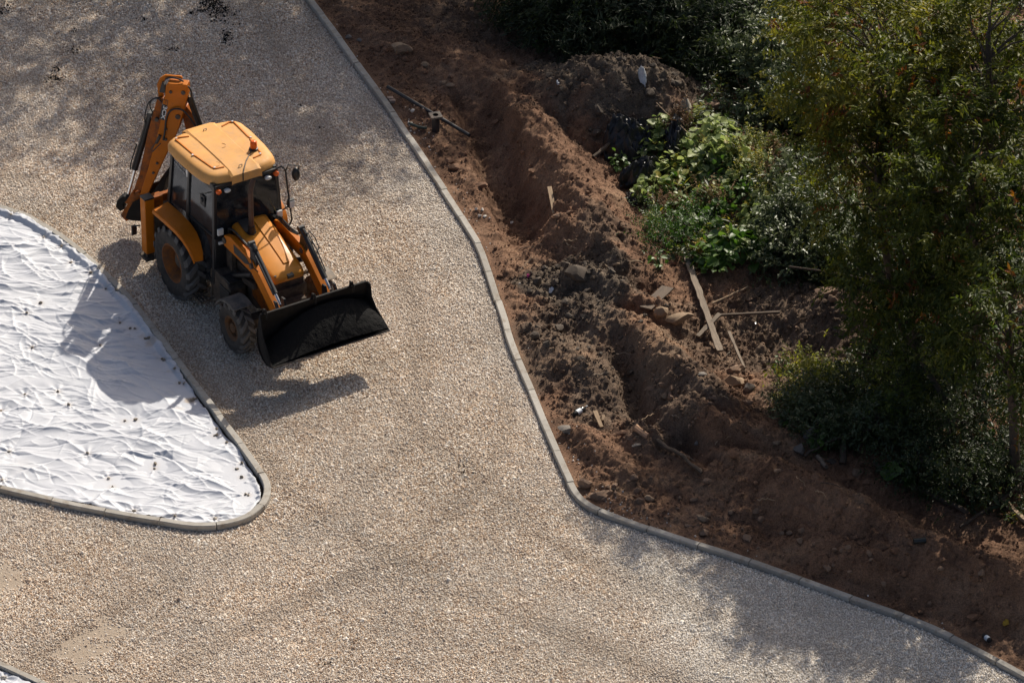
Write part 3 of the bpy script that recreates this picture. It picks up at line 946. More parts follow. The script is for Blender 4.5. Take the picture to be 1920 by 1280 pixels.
M_LUG = simple('worn_tread_rubber', (.085, .083, .082), .8, var=.3, dirt=(.105, .095, .085), dirt_amt=(.45, .8), bmp=.2, bscale=30)
M_LUGF = simple('dusty_tread_rubber', (.11, .102, .095), .85, var=.3, dirt=(.15, .13, .11), dirt_amt=(.4, .8), bmp=.2, bscale=30)
M_RIM = paint('rusty_rim_paint', (.30, .10, .018), (.085, .055, .038), (.36, .60), .7, 0)
M_RIMF = paint('muddy_rim_paint', (.20, .085, .03), (.11, .075, .05), (.30, .55), .8, 0)
M_HUB = simple('greasy_hub', (.07, .058, .045), .7, var=.4, dirt=(.03, .025, .02))
M_STEEL = simple('chrome_rod', (.62, .62, .62), .22, 1.0, var=.05)
M_BUCK = simple('bucket_steel', (.010, .009, .009), .75, var=.5, dirt=(.030, .019, .014), dirt_amt=(.55, .85), bmp=.2, spec=.22)
M_HOSE = simple('hose_rubber', (.018, .018, .018), .6, var=.3)
M_RUST = simple('rusty_pipe', (.10, .052, .032), .75, var=.4, dirt=(.05, .03, .02))
M_WHITE = simple('white_print', (.72, .72, .70), .5, var=.05)
M_LAMP = simple('lamp_glass', (.62, .62, .60), .15, var=.1)
M_AMBER = simple('amber_lens', (.78, .13, .012), .18, var=.05)
M_SEAT = simple('dark_seat', (.03, .03, .035), .8, var=.3)
M_GREEN = simple('green_cloth', (.02, .22, .09), .7, var=.3)
M_PAPER = simple('yellow_paper', (.55, .42, .14), .7, var=.2)
M_TEAL = simple('teal_surface', (.10, .17, .19), .6, var=.2)
M_ASPH, t, b = mat('black_asphalt')
c = ramp(t, noise(t, 42, 3, .7, coords(t)), [(.40, (.003, .003, .003)), (.60, (.0055, .0055, .006)), (.82, (.014, .014, .0145))])
t.links.new(c, b.inputs['Base Color']); b.inputs['Roughness'].default_value = .8; b.inputs['Specular IOR Level'].default_value = .2
bump(t, b, noise(t, 55, 4, .7, coords(t)), .45, .015)
def glass(name, tint, alpha, rough=.05):
    m, t, b = mat(name)
    tr = nd(t, 'ShaderNodeBsdfTransparent'); tr.inputs[0].default_value = (*tint, 1)
    b.inputs['Base Color'].default_value = (.02, .022, .025, 1)
    dust = ramp(t, noise(t, 3.5, 6, .7, coords(t)), [(.35, (.012, .013, .015)), (.75, (.085, .088, .095))])
    t.links.new(dust, b.inputs['Base Color'])
    b.inputs['Roughness'].default_value = rough
    mx = nd(t, 'ShaderNodeMixShader'); mx.inputs[0].default_value = alpha
    t.links.new(tr.outputs[0], mx.inputs[1]); t.links.new(b.outputs[0], mx.inputs[2])
    t.links.new(mx.outputs[0], t.nodes['Material Output'].inputs[0])
    return m
M_GLASS = glass('tinted_glass', (.45, .50, .52), .55)
M_GLASSD = glass('dusty_side_glass', (.40, .44, .46), .82, .12)

MX, MY, MYAW = -5.29297, 2.04661, -1.032487
L0 = empty('backhoe_loader', (MX, MY, .012), 'muddy orange backhoe loader with its front bucket raised on the gravel', 'backhoe loader', None, MYAW)

def V(*a):
    return Vector(a)

# ---- wheels
def tyre_mesh(Rr, W, rim, nl, lug_h, seed=0):
    mb = MB()
    h = W / 2
    Rc = Rr - lug_h
    prof = [(-h * .80, rim - .01), (-h * .86, rim + .02), (-h * .98, rim + (Rc - rim) * .35), (-h, rim + (Rc - rim) * .6), (-h * .93, Rc - .035), (-h * .80, Rc - .008), (-h * .4, Rc), (0, Rc + .004),
            (h * .4, Rc), (h * .80, Rc - .008), (h * .93, Rc - .035), (h, rim + (Rc - rim) * .6), (h * .98, rim + (Rc - rim) * .35), (h * .86, rim + .02), (h * .80, rim - .01)]
    mb.lathe_y((0, 0, 0), prof, 48)
    body = mb.mesh('tyre', 30); mb = MB()
    for side in (-1, 1):
        for i in range(nl):
            a0 = 2 * math.pi * (i + (.5 if side > 0 else 0)) / nl
            da = 2 * math.pi / nl
            rows = []
            for k, (yy, sh, rr) in enumerate([(-.04, 0, Rr), (.30, .20, Rr), (.62, .42, Rr - .004), (.86, .56, Rr - .012), (1.0, .62, Rc - .055)]):
                wd = (.24 if k < 3 else .27) * da
                for s_, rad in ((-1, Rc - .02), (-.8, rr), (.8, rr), (1, Rc - .02)):
                    if k == 4:
                        rad = min(rad, Rc - .05) if abs(s_) == 1 else Rc - .045
                    a = a0 + sh * da * 1.25 + s_ * wd
                    rows.append((rad * math.sin(a), side * yy * h * 1.005, rad * math.cos(a)))
            fs = []
            for k in range(4):
                for j in range(3):
                    fs.append((k * 4 + j, k * 4 + j + 1, (k + 1) * 4 + j + 1, (k + 1) * 4 + j))
            fs += [(0, 1, 2, 3), (16, 17, 18, 19)]
            mb.add(rows, fs)
    return body, mb.mesh('tread', 30)
def rim_mesh(rim, W, dish, side=-1):
    h = W / 2
    pr = [(-h * .84, rim + .012), (-h * .86, rim - .015), (-h * .74, rim - .03), (-h * .60, rim - .055), (-h * .60 + dish, rim * .72), (-h * .60 + dish * 1.05, rim * .45), (-h * .60 + dish, rim * .30), (-h * .60 + dish, .0)]
    bk = [(h * .84, rim + .012), (h * .5, rim - .05), (h * .3, rim * .6), (h * .3, 0)]
    return MB().lathe_y((0, 0, 0), pr, 36).lathe_y((0, 0, 0), bk, 36).mesh('rim', 30)
TY_R = tyre_mesh(.715, .43, .37, 17, .050); TY_F = tyre_mesh(.492, .31, .235, 15, .038)
RM_R = rim_mesh(.37, .43, .16); RM_F = rim_mesh(.235, .31, .07)
def wheel(x, y, z, ty, rm, mt, hubr, label, spin, fr):
    r = empty('wheel', (x, y, z)); r.parent = L0
    if y > 0:
        r.rotation_euler = (0, spin, math.pi)
    else:
        r.rotation_euler = (0, spin, 0)
    r['label'] = label
    link('tyre', ty[0], mt, r); link('tread', ty[1], M_LUGF if fr else M_LUG, r); link('rim', rm, M_RIMF if fr else M_RIM, r)
    hb = MB()
    o = -.045 if not fr else -.10
    hb.lathe_y((0, 0, 0), [(o - .02, .0), (o - .02, hubr * .75), (o, hubr), (o + .11, hubr * 1.05), (o + .12, hubr * 1.25), (o + .14, hubr * 1.25)], 24)
    for k in range(10):
        a = k * math.pi / 5
        hb.tube([(hubr * 1.12 * math.sin(a), o + .08, hubr * 1.12 * math.cos(a)), (hubr * 1.12 * math.sin(a), o + .13, hubr * 1.12 * math.cos(a))], .014, 6)
    hb.build('hub', M_HUB if not fr else M_RIMF, r)
    return r
wheel(0, -.89, .715, TY_R, RM_R, M_TYRE, .125, 'large rear wheel on the near side', .1, False)
wheel(0, .89, .715, TY_R, RM_R, M_TYRE, .125, 'large rear wheel on the far side', .3, False)
wheel(2.17, -.90, .492, TY_F, RM_F, M_TYREF, .095, 'dusty front wheel beside the bucket', .05, True)
wheel(2.17, .84, .492, TY_F, RM_F, M_TYREF, .095, 'dusty front wheel on the far side', .2, True)

# ---- chassis
ch = MB()
ch.box((.55, 0, .78), (3.3, .62, .34)); ch.box((0, 0, .72), (.42, 1.3, .36)); ch.box((2.17, 0, .50), (.22, 1.45, .20)); ch.box((2.35, 0, .78), (.6, .56, .42))
ch.box((-1.05, 0, .92), (.22, 1.9, .75)); ch.prism([(1.0, .55), (1.9, .55), (2.3, .75), (2.5, 1.0), (2.5, 1.2), (1.0, 1.2)], 1, -.36, .36)
ch.build('chassis', M_MUD, L0, .012)
sk = MB()
sk.prism([(.84, .42), (1.55, .42), (1.62, .55), (1.62, .88), (1.5, .98), (.95, 1.03), (.84, .95)], 1, -.73, -.40)
sk.prism([(.84, .42), (1.55, .42), (1.62, .55), (1.62, .88), (1.5, .98), (.95, 1.03), (.84, .95)], 1, .40, .73)
o = sk.build('side_tank', M_MUD, L0, .025)
bb = MB(); bb.box((1.42, -.742, .70), (.36, .02, .30)); bb.box((1.40, -.57, 1.0), (.32, .28, .03)); bb.build('tank_lid', M_BLK, L0, .008)
for s in (-1, 1):
    st = MB()
    for k in range(3):
        st.bar((.52, s * (.84 + .07 * k), .36), (.98, s * (.84 + .07 * k), .36), .028, .02)
    for xx in (.53, .97, .75):
        st.bar((xx, s * .74, .40), (xx, s * 1.0, .35), .03, .02)
    st.bar((.60, s * .76, .40), (.60, s * .72, .74), .05, .02); st.bar((.92, s * .76, .40), (.92, s * .72, .74), .05, .02)
    st.build('step', M_MUD, L0)

# ---- fenders
for s in (-1, 1):
    fd = MB()
    A = [V(-.66, s * 1.08, 1.53), V(-.20, s * 1.08, 1.56), (V(.20, s * 1.07, 1.555)), V(.42, s * 1.05, 1.50), V(.58, s * 1.02, 1.385), V(.67, s * .99, 1.24), V(.70, s * .95, 1.08)]
    B = [V(-.72, s * .74, 1.55), V(-.22, s * .74, 1.58), V(.18, s * .75, 1.575), V(.42, s * .76, 1.52), V(.59, s * .77, 1.40), V(.69, s * .78, 1.24), V(.73, s * .80, 1.08)]
    fd.sheet(A, B, .03)
    A2 = [p + V(0, 0, -.015) for p in A]; C2 = [p + V(0, s * .015, -.085) for p in A]; C2[-1] = C2[-1] + V(-.02, 0, .04)
    fd.sheet(A2, C2, .012)
    fd.build('rear_fender', M_ORG, L0, .018, seg=3)
    ff = MB()
    A = []; B = []
    for a in np.linspace(150, 66, 9):
        rr = .56
        A.append(V(2.17 + rr * math.cos(R(a)), s * 1.07 - (.03 if s > 0 else 0), .50 + rr * math.sin(R(a)))); B.append(V(2.17 + rr * math.cos(R(a)), s * .70, .51 + rr * math.sin(R(a))))
    ff.sheet(A, B, .02)
    ff.sheet(A, [p + V(0, s * .012, -.05) for p in A], .01)
    ff.build('front_fender', M_DUST if s < 0 else M_DUSTL, L0, .012, label='dusty grey fender over the near front wheel' if s < 0 else 'pale dust-covered fender over the far front wheel')

# ---- cab
RP = [(-.86, .30), (-.80, .60), (-.74, .705), (-.62, .765), (-.3, .79), (.28, .775), (.62, .735), (.78, .68), (.88, .56), (.945, .22)]
RPf = [(x, y) for x, y in RP] + [(.965, 0.)] + [(x, -y) for x, y in RP[::-1]] + [(-.87, 0.)]
RPf = [(x, y + .02) for x, y in RPf]
Ws = lambda z: .70 - .055 * (z - 1.3)         # half width of the cab at height z
cabf = MB()
def cp(x, s, z, o=0):
    return V(x, s * (Ws(z) + o) + .01, z)
for s in (-1, 1):
    for (xa, za, xb, zb, wd) in ((-.78, 1.32, -.66, 2.70, .085), (-.06, 1.30, -.02, 2.70, .07), (.98, .98, .90, 2.70, .075), (-.78, 1.40, -.05, 1.36, .13), (-.66, 2.66, .9, 2.68, .10)):
        cabf.bar(cp(xa, s, za), cp(xb, s, zb), wd, .07, (0, 1, 0))
    # lower sill round the wheel arch
    Q = [(-.78, 1.48), (-.05, 1.42), (.16, 1.36), (.36, 1.22), (.50, 1.04), (.58, .84), (.62, .72), (.98, .72), (1.0, 1.0)]
    for (xa, za), (xb, zb) in zip(Q[:-1], Q[1:]):
        cabf.bar(cp(xa, s, za), cp(xb, s, zb), .06, .06, (0, 1, 0))
cabf.bar((.90, -.62, 2.67), (.90, .64, 2.67), .10, .07); cabf.bar((-.67, -.62, 2.67), (-.67, .64, 2.67), .10, .07)
cabf.bar((1.0, -.70, 1.62), (1.0, -.40, 1.62), .05, .06)
cabf.box((.99, -.53, 1.22), (.06, .34, .80)); cabf.box((.99, .55, 1.22), (.06, .34, .80))       # lower front corners
cabf.box((.97, .01, 1.30), (.05, .78, .9))
cabf.box((.12, .01, 1.12), (1.75, 1.30, .05)); cabf.box((.80, .01, .86), (.46, 1.34, .5))
cabf.box((-.76, .01, 1.60), (.05, 1.36, .5))
cabf.build('cab_frame', M_FRAME, L0, .012)
ws = MB()
ws.add([(1.012, -.655, 1.64), (1.012, .675, 1.64), (.925, .605, 2.66), (.925, -.585, 2.66)], [(0, 1, 2, 3)])
ws.add([(.995, -.655, 1.64), (.995, .675, 1.64), (.910, .605, 2.66), (.910, -.585, 2.66)], [(3, 2, 1, 0)])
ws.build('windscreen', M_GLASS, L0)
MB().prism([(1.0, 1.0), (1.0, 1.6), (.985, 1.6), (.985, 1.0)], 1, -.64, -.38).build('lower_front_pane', M_GLASSD, L0)
for s in (-1, 1):
    d = MB()
    Q = [(-.02, 2.62), (.88, 2.62), (.955, 1.05), (.95, .76), (.64, .76), (.60, .90), (.52, 1.08), (.38, 1.27), (.18, 1.41), (-.02, 1.47)]
    c0 = [cp(x, s, z, .012) for x, z in Q]
    for a, b_ in zip(c0, c0[1:] + c0[:1]):
        d.bar(a, b_, .05, .03, (0, 1, 0))
    d.bar(cp(.02, s, 1.62, .012), cp(.93, s, 1.66, .012), .035, .03, (0, 1, 0))
    door = d.build('door', M_FRAME, L0, .006)
    def pane(name, q, par, m=M_GLASSD, o=.004):
        g = MB(); vs = [cp(x, s, z, o) for x, z in q]; n = len(vs); ins = [p - V(0, s * .008, 0) for p in vs]
        g.add(vs + ins, [tuple(range(n)), tuple(range(n, 2 * n))[::-1]])
        return g.build(name, m, par)
    pane('upper_pane', [(0, 2.6), (.87, 2.6), (.93, 1.66), (.0, 1.62)], door)
    pane('lower_pane', [(.02, 1.60), (.93, 1.64), (.945, 1.05), (.93, .78), (.65, .78), (.54, 1.07), (.38, 1.29), (.18, 1.43), (.02, 1.48)], door)
    if s < 0:
        h_ = MB()
        p0 = cp(.50, s, 2.22, .03)
        h_.lathe_y((p0.x, p0.y, p0.z), [(-.025, 0), (-.025, .035), (-.01, .045), (.02, .05)], 14)
        h_.box((p0.x, p0.y + .012, p0.z - .02), (.17, .016, .22))
        h_.tube([p0 + V(0, -.02, .10), p0 + V(.08, -.02, .18), cp(.80, s, 2.52, .03)], .009, 6)
        h_.build('door_handle', M_FRAME, door, .006)
    pane('quarter_pane', [(-.64, 2.58), (-.07, 2.60), (-.10, 1.46), (-.74, 1.50)], L0)
    if s < 0:
        dc = MB()
        for k in range(9):
            x = -.58 + k * .045
            for r_ in range(2):
                zc = 2.50 - .075 * r_ - .004 * k
                if r_ == 0 and k % 4 == 3:
                    continue
                p = cp(x, s, zc, .012); hh = .022
                dc.bar(p + V(-.012, 0, -hh), p + V(.012 if k % 2 else -.012, 0, hh), .012, .003, (0, 1, 0))
                dc.bar(p + V(.012, 0, -hh), p + V(.012, 0, hh), .010, .003, (0, 1, 0))
        dc.build('window_lettering', simple('faded_print', (.33, .34, .36), .6), L0)['kind'] = 'stuff'
        MB().prism([(-.17, 2.50), (-.09, 2.51), (-.09, 2.36), (-.13, 2.36)], 1, cp(0, s, 2.45, .012).y, cp(0, s, 2.45, .008).y).build('window_sticker', M_WHITE, L0)
bk = MB(); bk.add([(-.70, -.56, 1.9), (-.70, .58, 1.9), (-.66, .56, 2.6), (-.66, -.54, 2.6)], [(0, 1, 2, 3)]); bk.build('rear_window', M_GLASSD, L0)
# inside
se = MB(); se.box((-.12, .01, 1.45), (.5, .5, .14)); se.box((-.36, .01, 1.80), (.12, .48, .62), (0, -.15, 0)); se.box((-.38, .01, 2.2), (.08, .26, .18)); se.box((-.1, .01, 1.25), (.4, .4, .3)); se.build('seat', M_SEAT, L0, .04)
sw = MB()
ring = [V(.58 + .13 * math.cos(a) * .5, .01 + .19 * math.sin(a), 1.83 + .17 * math.cos(a)) for a in np.linspace(0, 2 * math.pi, 25)]
sw.tube(ring, .016, 6, False); sw.tube([(.58, .01, 1.83), (.80, .01, 1.25)], .04, 8); sw.bar((.58, -.17, 1.83), (.58, .19, 1.83), .03, .02)
sw.build('steering_wheel', M_SEAT, L0)
MB().box((.80, .01, 1.48), (.26, 1.2, .26), (0, .2, 0)).build('dashboard', M_SEAT, L0, .03)
g_ = MB(); g_.box((.84, -.20, 1.66), (.14, .26, .09), (0, .2, .1)); g_.build('green_cloth', M_GREEN, L0, .02)
vz = MB(); vz.add([(.86, .02, 2.56), (.88, -.14, 2.46), (.92, -.06, 2.24), (.91, .10, 2.20), (.88, .16, 2.5)], [(0, 1, 2, 3, 4)]); vz.build('teal_panel', M_TEAL, L0)  # flat teal polygon just behind the upper windscreen
pp_ = MB(); pp_.add([(.892, .16, 2.585), (.902, .06, 2.52), (.912, .16, 2.40), (.902, .21, 2.5)], [(0, 1, 2, 3)]); pp_.build('paper_tag', M_PAPER, L0)
MB().bar((.94, .46, 2.14), (.985, .56, 1.88), .02, .02).bar((.985, .56, 1.88), (1.01, .60, 1.80), .012, .012).build('wiper', M_PAPER, L0)
# roof
rf = MB()
def ring_(sc, z, dx=0):
    return [((x - .04) * sc + .04 + dx, (y - .02) * sc + .02, z) for x, y in RPf]
rf.loft([ring_(.90, 2.66), ring_(.985, 2.665), ring_(1.0, 2.69), ring_(1.005, 2.745), ring_(.985, 2.775), ring_(.975, 2.80), ring_(.945, 2.835), ring_(.88, 2.858), ring_(.80, 2.868), ring_(.60, 2.874), ring_(.3, 2.878)])
roof = rf.build('roof', M_ROOF, L0, ang=50)
M_RIDGE = M_ROOF
# raised spine, and darker strips standing in for shadow edges of the roof panels
sp = MB()
def spine(y0, y1, z0):
    return [(-.905, y0, 2.73), (-.90, y0, 2.83), (-.80, y0, 2.882), (-.3, y0, z0), (.5, y0, z0), (.84, y0, 2.872), (.955, y0, 2.825), (.985, y0, 2.73), (.985, y0, 2.68)]
for ya, yb, za, zb in ((-.30, -.25, 2.868, 2.896), (-.25, .27, 2.896, 2.896), (.27, .32, 2.896, 2.868)):
    k_ = lambda y, z: [(p[0], y, p[2] - (.02 if z < 2.88 else 0)) for p in spine(0, 0, z)]
    a_ = k_(ya, za); b_ = k_(yb, zb)
    sp.sheet(a_, b_)
sp.build('roof_spine', M_ROOF, L0, ang=40)
for s in (-1, 1):
    rb = MB()
    pts = [(-.60, .34), (-.665, .535), (-.63, .60), (-.02, .575), (.02, .60), (.06, .565), (.57, .50), (.63, .47), (.66, .30)]
    P3 = [V(x, s * y + .02, 2.872) for x, y in pts]
    for a, b_ in zip(P3[:-1], P3[1:]):
        rb.bar(a, b_, .030, .030)
    rb.build('roof_groove_shade', M_ORG, L0, .006)
    for x, y in ((-.64, .58), (.02, .60), (.61, .47)):
        MB().tube([(x, s * y + .02, 2.86), (x, s * y + .02, 2.896)], .020, 10).build('roof_bolt', M_STEEL, L0)
for x, y in ((.50, -.36), (0.02, .02)):
    rn = MB(); rn.tube([V(x + .075 * math.cos(a), y + .075 * math.sin(a), 2.872 if x > .3 else 2.897) for a in np.linspace(-.4, 2.6, 14)], .008, 6); rn.build('roof_emboss', M_ROOF, L0)
for x, y in ((-.62, .02), (.80, -.02)):
    hk = MB(); hk.tube([V(x, y - .03, 2.88), V(x, y - .03, 2.915), V(x, y + .03, 2.915), V(x, y + .03, 2.88)], .008, 6); hk.build('lifting_eye', M_FRAME, L0)
bz = MB(); bz.tube([(.40, .47, 2.86), (.40, .47, 2.905), (.40, .47, 2.91)], [.085, .085, .065], 20); beacon = bz.build('beacon', M_FRAME, L0, .006)
MB().tube([(.40, .47, 2.908), (.40, .47, 2.97), (.40, .47, 3.03), (.40, .47, 3.05), (.40, .47, 3.056)], [.062, .064, .060, .048, .02], 20).build('lens', M_AMBER, beacon, ang=60)
cab_ = MB(); cab_.tube([(.45, .40, 2.90), (.55, .30, 2.895), (.72, .14, 2.905), (.86, .03, 2.885), (.97, -.06, 2.84), (1.0, -.08, 2.70)], .010, 6); cab_.build('beacon_cable', M_HOSE, L0)
# lamps under the roof edge
def lamp(name, p, size, m, par=L0, rot=0):
    l = MB(); l.loft([[(p[0] + dx, p[1] + size[0] * math.cos(a) * k, p[2] + size[1] * math.sin(a) * k) for a in np.linspace(0, 2 * math.pi, 16, endpoint=False)] for dx, k in ((-.05, .8), (0, 1), (.02, .9), (.035, .55))])
    o = l.build(name, m, par, ang=60)
    return o
for p, s_, m, nm in (((.985, -.575, 2.605), (.055, .05), M_AMBER, 'indicator_lamp'), ((.995, -.40, 2.585), (.065, .036), M_LAMP, 'work_light'), ((.985, .61, 2.62), (.055, .045), M_AMBER, 'indicator_lamp'), ((.995, .44, 2.59), (.07, .038), M_LAMP, 'work_light')):
    lamp(nm, p, s_, m)
for p, sz in (((1.045, -.60, 1.80), (.05, .115, .13)), ((1.04, -.585, 1.56), (.04, .11, .055))):
    h_ = MB().box(p, sz).build('headlight' if sz[2] > .1 else 'marker_lamp', M_LAMP, L0, .01)
h_ = MB().box((1.045, .62, 1.80), (.05, .115, .13)).build('headlight', M_LAMP, L0, .01)
# mirror on its long frame, far side
mf = MB()
mf.tube([(.95, .62, 2.70), (.98, .72, 2.74), (1.0, .79, 2.66), (1.0, .82, 2.30), (1.0, .88, 1.75), (1.0, .90, 1.56), (1.0, .86, 1.48), (1.0, .72, 1.46)], .017, 8)
mf.tube([(1.0, .70, 1.82), (1.0, .86, 1.88)], .013, 6)
mf.tube([(.99, .80, 2.62), (1.02, .84, 2.76), (1.02, 1.06, 2.66), (1.02, 1.05, 2.58)], .012, 6)
mir = mf.build('mirror_frame', M_FRAME, L0)
MB().loft([[(1.02 + dx, 1.0 + .075 * k * math.cos(a), 2.50 + .14 * k * math.sin(a)) for a in np.linspace(0, 2 * math.pi, 18, endpoint=False)] for dx, k in ((-.04, .95), (0, 1), (.035, .8), (.05, .4))]).build('mirror', M_FRAME, mir, ang=60)
MB().box((1.0, .885, 1.92), (.10, .13, .17)).build('work_lamp', M_FRAME, mir, .025)
MB().box((1.055, .885, 1.92), (.012, .10, .13)).build('lamp_glass', M_LAMP, mir, .01)
# a round mirror on the near door side is the door handle plate; exhaust
ex_ = MB(); ex_.tube([(1.36, -.13, 1.40), (1.36, -.13, 2.2), (1.36, -.13, 2.66), (1.34, -.10, 2.76), (1.29, -.03, 2.85)], .048, 14); ex_.build('exhaust_pipe', M_RUST, L0)
MB().tube([(1.36, -.13, 1.4), (1.36, -.13, 1.95)], .066, 14).build('exhaust_sleeve', M_BLK, L0)

# ---- hood, grille
def hz_(x):
    return 1.885 - (x - 1.05) * .272 - .02 * max(0, (x - 2.2)) ** 2
hd = MB()
rings = []
for x, wd, dz in ((1.04, .36, 0), (1.6, .36, .006), (2.1, .355, .006), (2.38, .345, 0), (2.47, .325, -.010), (2.51, .29, -.04)):
    z = hz_(x) + dz; sk_ = .14 - .06 * max(0, x - 1.1) / 1.4
    rings.append([(x, -wd, z - sk_), (x, -wd, z - .05), (x, -wd + .03, z - .018), (x, -wd + .09, z), (x, 0, z + .008), (x, wd - .09, z), (x, wd - .03, z - .018), (x, wd, z - .05), (x, wd, z - sk_)])
n_ = 9
vs = [p for r_ in rings for p in r_]
fs = [(i * n_ + k, i * n_ + k + 1, (i + 1) * n_ + k + 1, (i + 1) * n_ + k) for i in range(len(rings) - 1) for k in range(n_ - 1)]
fs.append(tuple((len(rings) - 1) * n_ + k for k in range(n_)))
hd.add(vs, fs)
hood = hd.build('hood', M_HOOD, L0, ang=40)
sd = hood.modifiers.new('thick', 'SOLIDIFY'); sd.thickness = .015; sd.offset = -1
# dark notch round the exhaust and the pressed panel on the hood
MB().prism([(1.02, -.235), (1.30, -.235), (1.40, -.21), (1.44, -.13), (1.40, -.05), (1.30, -.025), (1.02, -.025)], 2, 0, .006).build('exhaust_notch', M_FRAME, L0)
nt_ = bpy.data.objects['exhaust_notch']
nt_.location = (0, 0, 1.885 + .272 * 1.05 + .012); nt_.data.transform(Matrix(((1, 0, 0, 0), (0, 1, 0, 0), (-.272, 0, 1, 0), (0, 0, 0, 1))))
pr = MB()
A = [V(1.10, .04, hz_(1.1) + .020), V(1.7, .04, hz_(1.7) + .024), V(2.26, .03, hz_(2.26) + .022)]
B = [V(1.10, .27, hz_(1.1) + .020), V(1.7, .24, hz_(1.7) + .024), V(2.26, .155, hz_(2.26) + .022)]
pr.sheet([p + V(0, 0, .008) for p in A], [p + V(0, 0, .008) for p in B], .05)
pr.build('hood_panel', M_HOOD, L0, .010)
MB().box((2.485, .03, hz_(2.47) - .045), (.09, .13, .07), (0, .3, 0)).build('hood_latch', M_FRAME, L0, .008)
MB().tube([(2.45, -.25, hz_(2.45) + .0), (2.45, -.25, hz_(2.45) + .006)], .022, 12).build('hood_plug', M_FRAME, L0)
gr_ = MB(); gr_.prism([(2.36, .55), (2.45, .57), (2.45, 1.40), (2.36, 1.43)], 1, -.335, .335)
for k in range(9):
    gr_.box((2.456, 0, .70 + k * .078), (.012, .60, .022))
grille = gr_.build('grille', M_MUD, L0, .006)
bd = MB().box((2.470, .02, 1.15), (.012, .10, .10)).build('badge', M_BLK, grille)
fr_ = MB()
for a, b_ in (((-.04, 1.11), (.08, 1.11)), ((.08, 1.11), (.08, 1.19)), ((.08, 1.19), (-.04, 1.19)), ((-.04, 1.19), (-.04, 1.11))):
    fr_.bar((2.478, a[0], a[1]), (2.478, b_[0], b_[1]), .014, .006, (1, 0, 0))
fr_.build('badge_border', M_ORGD, grille)
for s in (-1, 1):
    sp_ = MB(); sp_.prism([(1.05, 1.15), (1.05, 1.70), (1.9, 1.48), (2.42, 1.36), (2.42, .95), (2.0, .85), (1.3, 1.0)], 1, s * .345, s * .325)
    sp_.build('engine_side_panel', M_BLK, L0, .006)
    pl = MB(); pl.box((1.12, s * .43, 1.30), (.20, .10, .80)); pl.box((1.55, s * .42, 1.02), (.9, .07, .12), (0, -.15, 0)); pl.build('loader_tower', M_MUD, L0, .01)
    lw = MB(); lw.prism([(1.75, 1.02), (2.0, 1.10), (2.5, .80), (2.9, .62), (2.85, .52), (2.4, .60), (1.8, .78)], 1, s * .375, s * .30); lw.build('front_side_plate', M_ORGD, L0, .008)

# ---- loader arms
ARM = [(1.06, 1.60), (1.12, 1.76), (1.34, 1.84), (1.85, 1.80), (2.18, 1.765), (2.50, 1.55), (2.98, 1.22), (3.19, 1.06), (3.22, .94), (3.17, .84), (3.08, .84), (2.50, 1.27), (2.12, 1.50), (1.72, 1.52), (1.1, 1.53)]
for s in (-1, 1):
    a_ = MB(); a_.prism(ARM, 1, s * .455, s * .565)
    arm = a_.build('loader_arm', M_ORG, L0, .012)
    cv = MB(); cv.prism([(1.48, 1.76), (1.95, 1.74), (2.1, 1.66), (1.9, 1.58), (1.5, 1.60)], 1, s * .568, s * .572); cv.build('arm_wear_strip', M_BLK, arm)
    for x, z, r_ in ((1.14, 1.66, .06), (2.15, 1.66, .055), (3.13, .93, .05)):
        MB().tube([(x, s * .44, z), (x, s * .595, z)], r_, 14).build('pivot_pin', M_HUB, arm, .006)
    lk = MB(); lk.prism([(2.02, 1.70), (2.08, 2.06), (2.17, 2.12), (2.26, 2.06), (2.26, 1.70)], 1, s * .485, s * .535); lk.build('bell_crank', M_BLK, L0, .01)
    cy = MB(); cy.tube([(2.10, s * .51, 2.06), (2.92, s * .51, 1.47)], .052, 14); cy.tube([(2.06, s * .45, 2.07), (2.06, s * .57, 2.07)], .055, 12)
    cy.tube([(2.20, s * .57, 2.03), (2.55, s * .575, 1.82), (2.86, s * .56, 1.57)], .013, 6)
    cyl = cy.build('bucket_ram', M_BLK, L0)
    MB().tube([(2.90, s * .51, 1.484), (3.10, s * .51, 1.34)], .028, 12).build('ram_rod', M_STEEL, cyl)
    bl = MB(); bl.prism([(2.98, 1.42), (3.10, 1.44), (3.16, 1.24), (3.21, 1.05), (3.21, .90), (3.10, .88), (2.98, 1.15)], 1, s * .40, s * .44); bl.prism([(3.02, 1.42), (3.12, 1.44), (3.26, 1.24), (3.22, 1.14)], 1, s * .58, s * .62); bl.build('bucket_link', M_BLK, L0, .01)
    lc = MB(); lc.tube([(1.25, s * .50, .95), (2.05, s * .50, 1.40)], .05, 12); lcy = lc.build('lift_ram', M_BLK, L0)
    MB().tube([(2.0, s * .50, 1.37), (2.22, s * .50, 1.50)], .026, 10).build('ram_rod', M_STEEL, lcy)
    hs = MB()
    for k in range(3):
        off = .02 * k
        hs.tube([(1.02, s * (.40 + off), 1.50), (1.10, s * (.42 + off), 1.86), (1.35, s * (.435 + off), 1.90 + off), (1.75, s * (.44 + off), 1.87 + off), (2.0, s * (.46 + off), 1.92), (2.10, s * (.49 + off), 2.04)], .014, 6)
    hs.tube([(2.18, s * .60, 2.06), (2.3, s * .66, 1.95), (2.42, s * .67, 1.80), (2.46, s * .60, 1.72)], .010, 6)
    hs.build('hydraulic_hose', M_HOSE, L0)

